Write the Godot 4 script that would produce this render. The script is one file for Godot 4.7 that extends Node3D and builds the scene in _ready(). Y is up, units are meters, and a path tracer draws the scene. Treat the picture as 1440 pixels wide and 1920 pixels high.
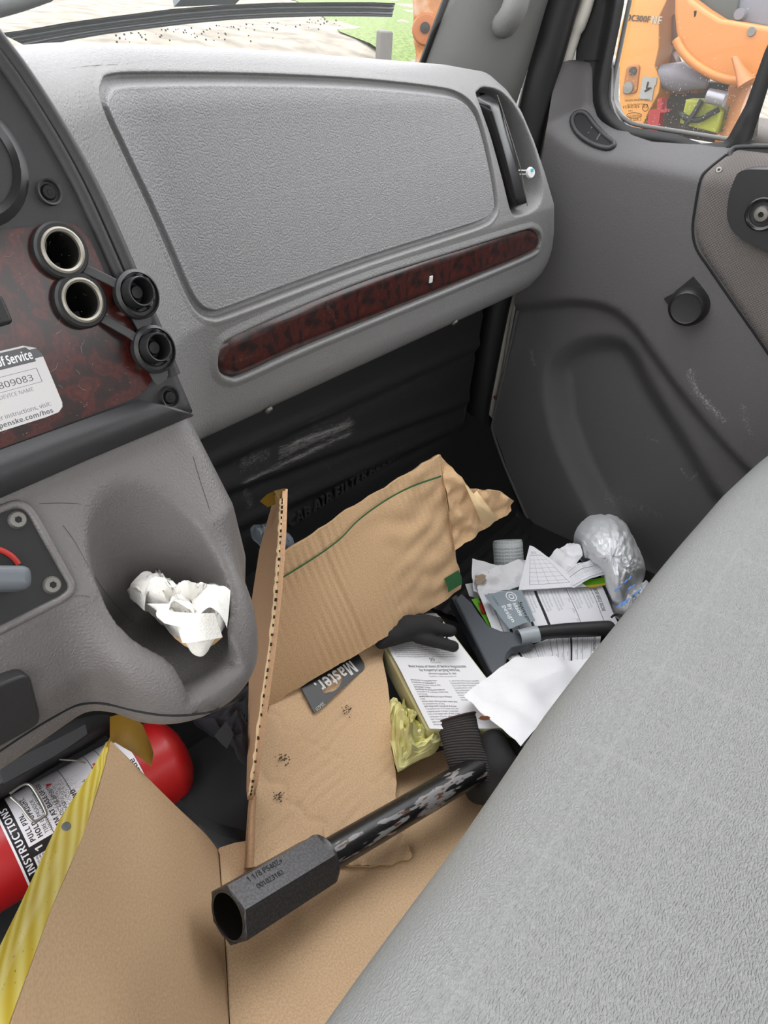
extends Node3D
# Passenger side of a truck cab: dash, door, seat and a footwell full of clutter.
# A pixel (u, v) of the 1440 x 1920 photograph gives a direction; distances come from the planes the things lie on.
const F := 1398.6
const EYE := Vector3(0, 0.9, 0)
const RX := Vector3(0.6099055, 0.42883981, -0.66641706)
const RY := Vector3(0.0621859, 0.81244038, 0.5797185)
const RZ := Vector3(0.7900305, -0.39501525, 0.46884407)
var M := {}
var taken := {}
var rng := RandomNumberGenerator.new()
var nz := FastNoiseLite.new()
var nr := FastNoiseLite.new()

# ---------------------------------------------------------------- rays
func ray(u: float, v: float) -> Vector3:
	var c := Vector3(u - 720.0, 960.0 - v, -F).normalized()
	return Vector3(RX.dot(c), RY.dot(c), RZ.dot(c))
func hx(u: float, v: float, x: float) -> Vector3:
	var d := ray(u, v)
	return EYE + d * (x / d.x)
func hy(u: float, v: float, y: float) -> Vector3:
	var d := ray(u, v)
	return EYE + d * ((y - EYE.y) / d.y)
func hz(u: float, v: float, z: float) -> Vector3:
	var d := ray(u, v)
	return EYE + d * (z / d.z)
func hp(u: float, v: float, p: Vector3, n: Vector3) -> Vector3:
	var d := ray(u, v)
	return EYE + d * ((p - EYE).dot(n) / d.dot(n))
func hd(u: float, v: float, t: float) -> Vector3:
	return EYE + ray(u, v) * t
func plane_of(a: Vector3, b: Vector3, c: Vector3) -> Vector3:
	var n := (b - a).cross(c - a).normalized()
	return n if n.dot(EYE - a) > 0.0 else -n

# ---------------------------------------------------------------- mesh builder
class MB:
	var v := PackedVector3Array()
	var uv := PackedVector2Array()
	var i := PackedInt32Array()
	func vert(p: Vector3, t := Vector2.ZERO) -> int:
		v.append(p)
		uv.append(t)
		return v.size() - 1
	func tri(a: int, b: int, c: int) -> void:
		i.append(a); i.append(b); i.append(c)
	func quad(a: int, b: int, c: int, d: int) -> void:
		tri(a, b, c)
		tri(a, c, d)
	func qv(a: Vector3, b: Vector3, c: Vector3, d: Vector3) -> void:
		quad(vert(a, Vector2(0, 0)), vert(b, Vector2(1, 0)), vert(c, Vector2(1, 1)), vert(d, Vector2(0, 1)))
	# rows x cols of points, smooth; wrap joins the last column to the first
	func grid(p: PackedVector3Array, cols: int, wrap := false) -> void:
		var rows := p.size() / cols
		var b := v.size()
		for r in rows:
			for c in cols:
				vert(p[r * cols + c], Vector2(float(c) / (cols - 1), float(r) / maxi(rows - 1, 1)))
		for r in rows - 1:
			for c in (cols if wrap else cols - 1):
				var c2 := (c + 1) % cols
				quad(b + r * cols + c, b + r * cols + c2, b + (r + 1) * cols + c2, b + (r + 1) * cols + c)
	func fan(p: PackedVector3Array) -> void:
		var m := Vector3.ZERO
		for q in p: m += q
		var c := vert(m / p.size(), Vector2(.5, .5))
		var b := v.size()
		for q in p: vert(q)
		for k in p.size(): tri(c, b + k, b + (k + 1) % p.size())
	# flat polygon given in 3D with its 2D twin for the triangulation
	func poly(p3: PackedVector3Array, p2: PackedVector2Array, uvs := PackedVector2Array()) -> void:
		var t := Geometry2D.triangulate_polygon(p2)
		var b := v.size()
		for k in p3.size(): vert(p3[k], uvs[k] if uvs.size() else p2[k])
		for k in range(0, t.size(), 3): tri(b + t[k], b + t[k + 1], b + t[k + 2])
	# solid slab: polygon in the plane (o, ex, ey), from height h0 to h1 along en, with a rounded upper edge of radius r
	func slab(p2: PackedVector2Array, o: Vector3, ex: Vector3, ey: Vector3, h0: float, h1: float, r := 0.0, steps := 3) -> void:
		var en := ex.cross(ey).normalized()
		var rings: Array[PackedVector2Array] = [p2, p2]
		var hs: Array[float] = [h0, h1 - r]
		if r > 0.0:
			for k in steps:
				var a := PI / 2.0 * (k + 1) / steps
				var q := _inset(p2, r * (1.0 - cos(a)))
				rings.append(q)
				hs.append(h1 - r + r * sin(a))
		var n := p2.size()
		for k in rings.size() - 1:
			var b := v.size()
			for j in n:
				vert(o + ex * rings[k][j].x + ey * rings[k][j].y + en * hs[k], rings[k][j])
			for j in n:
				vert(o + ex * rings[k + 1][j].x + ey * rings[k + 1][j].y + en * hs[k + 1], rings[k + 1][j])
			for j in n:
				var j2 := (j + 1) % n
				quad(b + j, b + j2, b + n + j2, b + n + j)
		var top := rings[rings.size() - 1]
		if Geometry2D.triangulate_polygon(top).is_empty(): top = p2
		var a3 := PackedVector3Array()
		var b3 := PackedVector3Array()
		for j in n:
			a3.append(o + ex * top[j].x + ey * top[j].y + en * h1)
			b3.append(o + ex * p2[j].x + ey * p2[j].y + en * h0)
		poly(a3, top)
		poly(b3, p2)
	func _inset(p: PackedVector2Array, d: float) -> PackedVector2Array:
		var q := PackedVector2Array()
		var n := p.size()
		var s := 0.0
		for k in n: s += p[k].cross(p[(k + 1) % n])
		var w := 1.0 if s > 0.0 else -1.0
		for k in n:
			var a := (p[k] - p[(k + n - 1) % n]).normalized()
			var b := (p[(k + 1) % n] - p[k]).normalized()
			var na := Vector2(-a.y, a.x) * w
			var nb := Vector2(-b.y, b.x) * w
			var m := (na + nb)
			m = m.normalized() if m.length() > 1e-4 else na
			q.append(p[k] + m * d / maxf(0.5, m.dot(na)))
		return q
	func box(o: Vector3, ex: Vector3, ey: Vector3, ez: Vector3, r := 0.0) -> void:   # o = centre, half extents
		var p := PackedVector2Array([Vector2(-1, -1), Vector2(1, -1), Vector2(1, 1), Vector2(-1, 1)])
		var q := PackedVector2Array()
		for c in p: q.append(Vector2(c.x * ex.length(), c.y * ey.length()))
		if r > 0.0: q = rounded(q, r, 4)
		var hz_ := ez.length()
		slab(q, o, ex.normalized(), ey.normalized(), -hz_, hz_, r * 0.8)
	static func rounded(p: PackedVector2Array, r: float, steps: int) -> PackedVector2Array:
		var q := PackedVector2Array()
		var n := p.size()
		for k in n:
			var a := p[(k + n - 1) % n]
			var b := p[k]
			var c := p[(k + 1) % n]
			var ra := minf(r, minf((a - b).length(), (c - b).length()) * 0.48)
			var s := b + (a - b).normalized() * ra
			var e := b + (c - b).normalized() * ra
			for j in steps + 1:
				var t := float(j) / steps
				q.append(s.lerp(b, t).lerp(b.lerp(e, t), t))
		return q
	# tube along a path
	func tube(path: PackedVector3Array, rad, sides := 10, caps := true, squash := 1.0, upv := Vector3.UP) -> void:
		var n := path.size()
		var pts := PackedVector3Array()
		var last := Vector3.ZERO
		for k in n:
			var t := (path[mini(k + 1, n - 1)] - path[maxi(k - 1, 0)]).normalized()
			var s := (upv.cross(t) if last == Vector3.ZERO else last - t * last.dot(t))
			if s.length() < 1e-4: s = Vector3.RIGHT.cross(t)
			s = s.normalized()
			last = s
			var w := t.cross(s)
			var r: float = rad[k] if rad is Array or rad is PackedFloat32Array else rad
			for j in sides + 1:
				var a := TAU * j / sides
				pts.append(path[k] + s * cos(a) * r + w * sin(a) * r * squash)
		grid(pts, sides + 1)
		if caps:
			fan(pts.slice(0, sides))
			fan(pts.slice((n - 1) * (sides + 1), (n - 1) * (sides + 1) + sides))
	# lathe: profile of (radius, height) round axis en through o
	func lathe(prof: Array, o: Vector3, en: Vector3, sides := 24) -> void:
		var ex := (Vector3.UP if absf(en.y) < 0.9 else Vector3.RIGHT).cross(en).normalized()
		var ey := en.cross(ex).normalized()
		for k in prof.size() - 1:
			var a: Vector2 = prof[k]
			var b: Vector2 = prof[k + 1]
			var pts := PackedVector3Array()
			for q in [a, b]:
				for j in sides + 1:
					var t := TAU * j / sides
					pts.append(o + en * q.y + (ex * cos(t) + ey * sin(t)) * maxf(q.x, 1e-5))
			grid(pts, sides + 1)
	func mesh(off := Vector3.ZERO, flat := false, weld := true) -> ArrayMesh:
		if flat:
			var fv := PackedVector3Array()
			var fu := PackedVector2Array()
			for k in i:
				fv.append(v[k])
				fu.append(uv[k])
			v = fv
			uv = fu
			i = PackedInt32Array(range(v.size()))
		var nn := PackedVector3Array()
		nn.resize(v.size())
		for k in range(0, i.size(), 3):
			var a := v[i[k]]
			var n := (v[i[k + 2]] - a).cross(v[i[k + 1]] - a)
			nn[i[k]] += n
			nn[i[k + 1]] += n
			nn[i[k + 2]] += n
		if weld and not flat:   # soften coincident seams whose faces nearly agree
			var at := {}
			for k in v.size():
				var key := Vector3i((v[k] * 20000.0).round())
				if at.has(key): at[key].append(k)
				else: at[key] = [k]
			var out := nn.duplicate()
			for key in at:
				var l: Array = at[key]
				if l.size() > 1:
					for a in l:
						var na := nn[a].normalized()
						var s := nn[a]
						for b in l:
							if b != a and nn[b].normalized().dot(na) > 0.75: s += nn[b]
						out[a] = s
			nn = out
		for k in nn.size():
			nn[k] = nn[k].normalized() if nn[k].length() > 1e-14 else Vector3.UP
		var vv := v.duplicate()
		if off != Vector3.ZERO:
			for k in vv.size(): vv[k] -= off
		var arr := []
		arr.resize(Mesh.ARRAY_MAX)
		arr[Mesh.ARRAY_VERTEX] = vv
		arr[Mesh.ARRAY_NORMAL] = nn
		arr[Mesh.ARRAY_TEX_UV] = uv
		arr[Mesh.ARRAY_TEX_UV2] = uv
		arr[Mesh.ARRAY_INDEX] = i
		var m := ArrayMesh.new()
		m.add_surface_from_arrays(Mesh.PRIMITIVE_TRIANGLES, arr)
		return m

# ---------------------------------------------------------------- objects
func numbered(n: String) -> String:
	if not taken.has(n):
		taken[n] = 0
		return n
	taken[n] += 1
	return "%s_%03d" % [n, taken[n]]
func meta(o: Node, label := "", category := "", group := "", kind := "") -> void:
	if label: o.set_meta("label", label)
	if category: o.set_meta("category", category)
	if group: o.set_meta("group", group)
	if kind: o.set_meta("kind", kind)
func thing(called: String, at: Vector3, label: String, category: String, group := "", kind := "") -> Node3D:
	var o := Node3D.new()
	o.name = numbered(called)
	o.position = at
	add_child(o)
	o.set_meta("base", at)
	meta(o, label, category, group, kind)
	return o
func base_of(o: Node) -> Vector3:
	return o.get_meta("base") if o.has_meta("base") else Vector3.ZERO
func part(parent: Node, called: String, b: MB, m: Material, flat := false, label := "") -> MeshInstance3D:
	var o := MeshInstance3D.new()
	o.name = called
	o.mesh = b.mesh(base_of(parent), flat)
	o.material_override = m
	o.set_meta("base", base_of(parent))
	parent.add_child(o, true)
	if label: o.set_meta("label", label)
	return o
func struct(called: String, b: MB, m: Material, label := "", flat := false) -> MeshInstance3D:
	var o := MeshInstance3D.new()
	o.name = numbered(called)
	o.mesh = b.mesh(Vector3.ZERO, flat)
	o.material_override = m
	add_child(o)
	meta(o, label, "", "", "structure")
	return o

# ---------------------------------------------------------------- 2D helpers
func px(list: Array) -> PackedVector2Array:
	var q := PackedVector2Array()
	for k in range(0, list.size(), 2): q.append(Vector2(list[k], list[k + 1]))
	return q
func smooth_poly(p: PackedVector2Array, steps := 4, closed := true) -> PackedVector2Array:
	var q := PackedVector2Array()
	var n := p.size()
	for k in (n if closed else n - 1):
		var a := p[(k + n - 1) % n] if closed else p[maxi(k - 1, 0)]
		var b := p[k]
		var c := p[(k + 1) % n]
		var d := p[(k + 2) % n] if closed else p[mini(k + 2, n - 1)]
		for j in steps: q.append(b.cubic_interpolate(c, a, d, float(j) / steps))
	if not closed: q.append(p[n - 1])
	return q
func smooth3(p: PackedVector3Array, steps := 5) -> PackedVector3Array:
	var q := PackedVector3Array()
	var n := p.size()
	for k in n - 1:
		for j in steps: q.append(p[k].cubic_interpolate(p[k + 1], p[maxi(k - 1, 0)], p[mini(k + 2, n - 1)], float(j) / steps))
	q.append(p[n - 1])
	return q
func circle2(r: float, n := 24, c := Vector2.ZERO) -> PackedVector2Array:
	var q := PackedVector2Array()
	for k in n: q.append(c + Vector2(cos(TAU * k / n), sin(TAU * k / n)) * r)
	return q
func sd_poly(p: Vector2, poly: PackedVector2Array) -> float:   # < 0 inside
	var d := 1e9
	var s := 1.0
	var n := poly.size()
	var b := poly[n - 1]
	for k in n:
		var a := poly[k]
		var e := b - a
		var w := p - a
		var t := clampf(w.dot(e) / maxf(e.dot(e), 1e-12), 0.0, 1.0)
		d = minf(d, (w - e * t).length_squared())
		if (a.y > p.y) != (b.y > p.y) and p.x < (b.x - a.x) * (p.y - a.y) / (b.y - a.y) + a.x: s = -s
		b = a
	return s * sqrt(d)
func nearest(p: Vector2, poly: PackedVector2Array) -> Vector2:
	var best := 1e9
	var out := p
	var n := poly.size()
	for k in n:
		var q := Geometry2D.get_closest_point_to_segment(p, poly[k], poly[(k + 1) % n])
		var d := q.distance_squared_to(p)
		if d < best:
			best = d
			out = q
	return out
func ss(a: float, b: float, x: float) -> float:
	return smoothstep(a, b, x)
class Area:   # a polygon with its box, for quick distances
	var p: PackedVector2Array
	var r: Rect2
	var host
	func _init(h, poly: PackedVector2Array, margin: float):
		host = h
		p = poly
		r = Rect2(poly[0], Vector2.ZERO)
		for q in poly: r = r.expand(q)
		r = r.grow(margin)
	func d(q: Vector2) -> float:
		return host.sd_poly(q, p) if r.has_point(q) else 1.0
# surface over a polygon: a grid of cells whose rim is drawn onto the polygon; to3d lifts each point
func relief(poly: PackedVector2Array, cell: float, to3d: Callable, skirt := Vector3.ZERO, holes: Array = [], scale_uv := 1.0) -> MB:
	var b := MB.new()
	var r := Rect2(poly[0], Vector2.ZERO)
	for q in poly: r = r.expand(q)
	var nx := int(ceil(r.size.x / cell)) + 1
	var ny := int(ceil(r.size.y / cell)) + 1
	var dx := r.size.x / (nx - 1)
	var dy := r.size.y / (ny - 1)
	var inside := PackedByteArray()
	inside.resize(nx * ny)
	# scanline inside test
	for j in ny:
		var y := r.position.y + j * dy
		for pl in [poly] + holes:
			var xs := PackedFloat32Array()
			for k in pl.size():
				var a: Vector2 = pl[k]
				var c: Vector2 = pl[(k + 1) % pl.size()]
				if (a.y > y) != (c.y > y): xs.append(a.x + (c.x - a.x) * (y - a.y) / (c.y - a.y))
			xs.sort()
			for k in range(0, xs.size() - 1, 2):
				var i0 := maxi(0, int(ceil((xs[k] - r.position.x) / dx)))
				var i1 := mini(nx - 1, int(floor((xs[k + 1] - r.position.x) / dx)))
				for i in range(i0, i1 + 1): inside[j * nx + i] ^= 1
	var id := PackedInt32Array()
	id.resize(nx * ny)
	id.fill(-1)
	var rims: Array = [poly] + holes
	for j in ny - 1:
		for i in nx - 1:
			var ks := [j * nx + i, j * nx + i + 1, (j + 1) * nx + i + 1, (j + 1) * nx + i]
			if inside[ks[0]] + inside[ks[1]] + inside[ks[2]] + inside[ks[3]] == 0: continue
			for k in ks:
				if id[k] < 0:
					var p := Vector2(r.position.x + (k % nx) * dx, r.position.y + (k / nx) * dy)
					if not inside[k]:
						var best := 1e9
						var q0 := p
						for pl in rims:
							var q := nearest(p, pl)
							if q.distance_squared_to(p) < best:
								best = q.distance_squared_to(p)
								q0 = q
						p = q0
					id[k] = b.vert(to3d.call(p), (p - r.position) / r.size)
			b.quad(id[ks[0]], id[ks[1]], id[ks[2]], id[ks[3]])
	if skirt != Vector3.ZERO:
		var n := poly.size()
		var pts := PackedVector3Array()
		for k in n + 1: pts.append(to3d.call(poly[k % n]))
		for k in n + 1: pts.append(pts[k] + skirt)
		b.grid(pts, n + 1)
	return b

# ---------------------------------------------------------------- surface nets
func nets(lo: Vector3, hi: Vector3, cell: float, sdf: Callable) -> MB:
	var n := Vector3i(((hi - lo) / cell).ceil()) + Vector3i.ONE
	var f := PackedFloat32Array()
	f.resize(n.x * n.y * n.z)
	var sx := 1
	var sy := n.x
	var sz := n.x * n.y
	# coarse pass: skip blocks that are far from the surface
	var B := 4
	for bz in range(0, n.z, B):
		for by in range(0, n.y, B):
			for bx in range(0, n.x, B):
				var c: float = sdf.call(lo + Vector3(bx + B * .5, by + B * .5, bz + B * .5) * cell)
				var far := absf(c) > cell * B * 1.3
				for z in range(bz, mini(bz + B, n.z)):
					for y in range(by, mini(by + B, n.y)):
						for x in range(bx, mini(bx + B, n.x)):
							f[x + y * sy + z * sz] = c if far else sdf.call(lo + Vector3(x, y, z) * cell)
	var b := MB.new()
	var id := PackedInt32Array()
	id.resize(f.size())
	id.fill(-1)
	for z in n.z - 1:
		for y in n.y - 1:
			for x in n.x - 1:
				var o := x + y * sy + z * sz
				var neg := 0
				for k in 8:
					if f[o + (k & 1) + ((k >> 1) & 1) * sy + (k >> 2) * sz] < 0.0: neg += 1
				if neg == 0 or neg == 8: continue
				var s := Vector3.ZERO
				var cnt := 0
				for k in 8:
					var fa := f[o + (k & 1) + ((k >> 1) & 1) * sy + (k >> 2) * sz]
					for ax in 3:
						if (k >> ax) & 1: continue
						var k2 := k | (1 << ax)
						var fb := f[o + (k2 & 1) + ((k2 >> 1) & 1) * sy + (k2 >> 2) * sz]
						if (fa < 0.0) != (fb < 0.0):
							var t := fa / (fa - fb)
							s += Vector3(k & 1, (k >> 1) & 1, k >> 2).lerp(Vector3(k2 & 1, (k2 >> 1) & 1, k2 >> 2), t)
							cnt += 1
				id[o] = b.vert(lo + (Vector3(x, y, z) + s / cnt) * cell)
	for z in range(1, n.z - 1):
		for y in range(1, n.y - 1):
			for x in range(1, n.x - 1):
				var o := x + y * sy + z * sz
				var s0 := f[o] < 0.0
				if s0 != (f[o + sx] < 0.0): _nq(b, id, o, sy, sz, s0)
				if s0 != (f[o + sy] < 0.0): _nq(b, id, o, sz, sx, s0)
				if s0 != (f[o + sz] < 0.0): _nq(b, id, o, sx, sy, s0)
	return b
func _nq(b: MB, id: PackedInt32Array, o: int, da: int, db: int, s: bool) -> void:
	var p := id[o - da - db]
	var q := id[o - db]
	var r := id[o]
	var t := id[o - da]
	if p < 0 or q < 0 or r < 0 or t < 0: return
	if s: b.quad(p, t, r, q)
	else: b.quad(p, q, r, t)
func smin(a: float, b: float, k: float) -> float:
	var h := maxf(k - absf(a - b), 0.0) / k
	return minf(a, b) - h * h * k * 0.25
func smax(a: float, b: float, k: float) -> float:
	return -smin(-a, -b, k)
func sd_caps(p: Vector3, a: Vector3, b: Vector3, ra: float, rb: float) -> float:
	var ab := b - a
	var t := clampf((p - a).dot(ab) / maxf(ab.dot(ab), 1e-9), 0.0, 1.0)
	return (p - a - ab * t).length() - lerpf(ra, rb, t)
func sd_box(p: Vector3, h: Vector3, r: float) -> float:
	var q := p.abs() - h + Vector3.ONE * r
	return q.max(Vector3.ZERO).length() + minf(maxf(q.x, maxf(q.y, q.z)), 0.0) - r

# ---------------------------------------------------------------- lettering in images
var fonts := {}
func font_rid(bold: bool) -> RID:
	if not fonts.has(bold):
		var f := SystemFont.new()
		f.font_names = PackedStringArray(["Droid Sans"])
		f.font_weight = 700 if bold else 400
		fonts[bold] = f
	return fonts[bold].get_rids()[0]
# writes a line of text; returns its width. x, y: left end of the baseline. scale_x squeezes
func write(im: Image, text: String, x: float, y: float, size: int, col: Color, bold := false, sq := 1.0, draw := true) -> float:
	var ts := TextServerManager.get_primary_interface()
	var rid := font_rid(bold)
	var sz := Vector2i(size, 0)
	var cx := x
	for ch in text:
		var gi := ts.font_get_glyph_index(rid, size, ch.unicode_at(0), 0)
		ts.font_render_glyph(rid, sz, gi)
		if draw and ch != " ":
			var ti := ts.font_get_glyph_texture_idx(rid, sz, gi)
			if ti >= 0:
				var g: Image = ts.font_get_texture_image(rid, sz, ti)
				var ru := ts.font_get_glyph_uv_rect(rid, sz, gi)
				var of := ts.font_get_glyph_offset(rid, sz, gi)
				var w := int(ru.size.x)
				for gy in int(ru.size.y):
					for gx in w:
						var a := g.get_pixel(int(ru.position.x) + gx, int(ru.position.y) + gy).a
						if a < 0.03: continue
						var X := int(cx + (of.x + gx) * sq)
						var Y := int(y + of.y + gy)
						if X < 0 or Y < 0 or X >= im.get_width() or Y >= im.get_height(): continue
						im.set_pixel(X, Y, im.get_pixel(X, Y).lerp(col, a * col.a))
		cx += ts.font_get_glyph_advance(rid, size, gi).x * sq
	return cx - x
func rect(im: Image, x: int, y: int, w: int, h: int, c: Color) -> void:
	im.fill_rect(Rect2i(x, y, w, h), c)
func frame(im: Image, x: int, y: int, w: int, h: int, t: int, c: Color) -> void:
	rect(im, x, y, w, t, c)
	rect(im, x, y + h - t, w, t, c)
	rect(im, x, y, t, h, c)
	rect(im, x + w - t, y, t, h, c)
func tex(im: Image) -> ImageTexture:
	return ImageTexture.create_from_image(im)
func img(w: int, h: int, c: Color) -> Image:
	var im := Image.create_empty(w, h, false, Image.FORMAT_RGB8)
	im.fill(c)
	return im
func speckle(im: Image, n: int, c: Color, seed_: int, big := 1) -> void:
	rng.seed = seed_
	for k in n:
		var x := rng.randi_range(0, im.get_width() - 1 - big)
		var y := rng.randi_range(0, im.get_height() - 1 - big)
		var a := rng.randf_range(0.1, 1.0) * c.a
		for dy in rng.randi_range(1, big):
			for dx in rng.randi_range(1, big):
				im.set_pixel(x + dx, y + dy, im.get_pixel(x + dx, y + dy).lerp(Color(c, 1), a))
# thin hairs and scratches
func hairs(im: Image, n: int, c: Color, seed_: int, len_ := 40.0, dir := -1.0, spread := TAU) -> void:
	rng.seed = seed_
	for k in n:
		var p := Vector2(rng.randf() * im.get_width(), rng.randf() * im.get_height())
		var a := (dir if dir >= 0.0 else 0.0) + rng.randf_range(-.5, .5) * spread
		var bend := rng.randf_range(-.04, .04)
		var al := rng.randf_range(.25, 1.0) * c.a
		for s in int(len_ * rng.randf_range(.3, 1.0)):
			p += Vector2(cos(a), sin(a))
			a += bend
			var X := int(p.x)
			var Y := int(p.y)
			if X < 0 or Y < 0 or X >= im.get_width() or Y >= im.get_height(): break
			im.set_pixel(X, Y, im.get_pixel(X, Y).lerp(Color(c, 1), al))

# streaks of scraped matter between two points of an image (for detail layers: colour with its own alpha)
func smear(im: Image, a: Vector2, c: Vector2, width: float, n: int, len_: float, col: Color, seed_: int, wob := 0.15) -> void:
	rng.seed = seed_
	var d := (c - a).normalized()
	for k in n:
		var f := rng.randf()
		var p := a.lerp(c, f) + d.orthogonal() * rng.randfn(0, width * .45)
		var al := rng.randf_range(.15, 1.0) * col.a
		var dir := d.rotated(rng.randf_range(-wob, wob))
		for s in int(len_ * rng.randf_range(.15, 1.0)) + 1:
			p += dir
			if rng.randf() < .25: continue
			var X := int(p.x)
			var Y := int(p.y)
			if X < 0 or Y < 0 or X >= im.get_width() or Y >= im.get_height(): break
			var o := im.get_pixel(X, Y)
			im.set_pixel(X, Y, Color(col.r, col.g, col.b, clampf(o.a + al * .6, 0, 1)))
func clear_img(w: int, h: int) -> Image:
	var im := Image.create_empty(w, h, false, Image.FORMAT_RGBA8)
	im.fill(Color(0.6, 0.6, 0.6, 0))
	return im
func detail(m: StandardMaterial3D, im: Image) -> StandardMaterial3D:
	var q: StandardMaterial3D = m.duplicate()
	q.detail_enabled = true
	q.detail_albedo = tex(im)
	q.detail_uv_layer = BaseMaterial3D.DETAIL_UV_2
	return q
func box_of(poly: PackedVector2Array) -> Rect2:
	var r := Rect2(poly[0], Vector2.ZERO)
	for q in poly: r = r.expand(q)
	return r

# ---------------------------------------------------------------- materials
func ntex(type: int, freq: float, size: int, seed_: int, oct := 3, fract := FastNoiseLite.FRACTAL_FBM, ramp: Gradient = null, warp := 0.0, ret := -1) -> NoiseTexture2D:
	var n := FastNoiseLite.new()
	n.noise_type = type
	n.frequency = freq
	n.seed = seed_
	n.fractal_type = fract
	n.fractal_octaves = oct
	if ret >= 0: n.cellular_return_type = ret
	if warp > 0.0:
		n.domain_warp_enabled = true
		n.domain_warp_amplitude = warp
		n.domain_warp_frequency = freq * 0.6
		n.domain_warp_fractal_type = FastNoiseLite.DOMAIN_WARP_FRACTAL_NONE
	var t := NoiseTexture2D.new()
	t.width = size
	t.height = size
	t.seamless = true
	t.noise = n
	if ramp: t.color_ramp = ramp
	return t
func grad(list: Array) -> Gradient:
	var g := Gradient.new()
	var o := PackedFloat32Array()
	var c := PackedColorArray()
	for k in range(0, list.size(), 2):
		o.append(list[k])
		c.append(list[k + 1])
	g.offsets = o
	g.colors = c
	return g
func mat(c: Color, rough := 0.6, metal := 0.0, spec := 0.5) -> StandardMaterial3D:
	var m := StandardMaterial3D.new()
	m.albedo_color = c
	m.roughness = rough
	m.metallic = metal
	m.metallic_specular = spec
	m.cull_mode = BaseMaterial3D.CULL_DISABLED
	return m
func tri_mat(m: StandardMaterial3D, scale: float) -> StandardMaterial3D:
	m.uv1_triplanar = true
	m.uv1_triplanar_sharpness = 4.0
	m.uv1_scale = Vector3.ONE * scale
	return m
func bump(m: StandardMaterial3D, t: Texture2D, cm: float) -> StandardMaterial3D:
	m.heightmap_enabled = true
	m.heightmap_texture = t
	m.heightmap_scale = cm
	return m
func albedo(m: StandardMaterial3D, t: Texture2D) -> StandardMaterial3D:
	m.albedo_texture = t
	return m

# ================================================================ scene
func _ready() -> void:
	# camera, sky, exposure
	var cam := Camera3D.new()
	cam.name = "camera"
	cam.fov = rad_to_deg(2.0 * atan(960.0 / F))
	cam.near = 0.02
	cam.far = 400.0
	cam.transform = Transform3D(Basis(Vector3(RX.x, RY.x, RZ.x), Vector3(RX.y, RY.y, RZ.y), Vector3(RX.z, RY.z, RZ.z)), EYE)
	add_child(cam)
	cam.current = true
	var sky_m := ProceduralSkyMaterial.new()
	sky_m.sky_top_color = Color(0.985, 0.99, 1.0)
	sky_m.sky_horizon_color = Color(0.74, 0.745, 0.75)
	sky_m.ground_horizon_color = Color(0.62, 0.59, 0.55)
	sky_m.ground_bottom_color = Color(0.55, 0.52, 0.48)
	sky_m.sky_curve = 0.3
	var sky := Sky.new()
	sky.sky_material = sky_m
	var env := Environment.new()
	env.background_mode = Environment.BG_SKY
	env.sky = sky
	env.background_energy_multiplier = 1.0
	env.tonemap_mode = Environment.TONE_MAPPER_LINEAR
	env.tonemap_exposure = 5.5
	env.sdfgi_enabled = true
	env.ssao_enabled = true
	env.ssil_enabled = true
	var we := WorldEnvironment.new()
	we.name = "world"
	we.environment = env
	add_child(we)
	rng.seed = 7
	nz.seed = 3
	nz.frequency = 1.0
	nz.fractal_type = FastNoiseLite.FRACTAL_NONE
	nr.seed = 5
	nr.frequency = 1.0
	nr.fractal_type = FastNoiseLite.FRACTAL_RIDGED
	nr.fractal_octaves = 3
	make_materials()
	build_shell()
	build_dash()
	build_console()
	build_door()
	build_seat()
	build_filter_panel()
	build_outside()
	build_cartons()
	build_tools()
	build_clutter()

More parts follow.
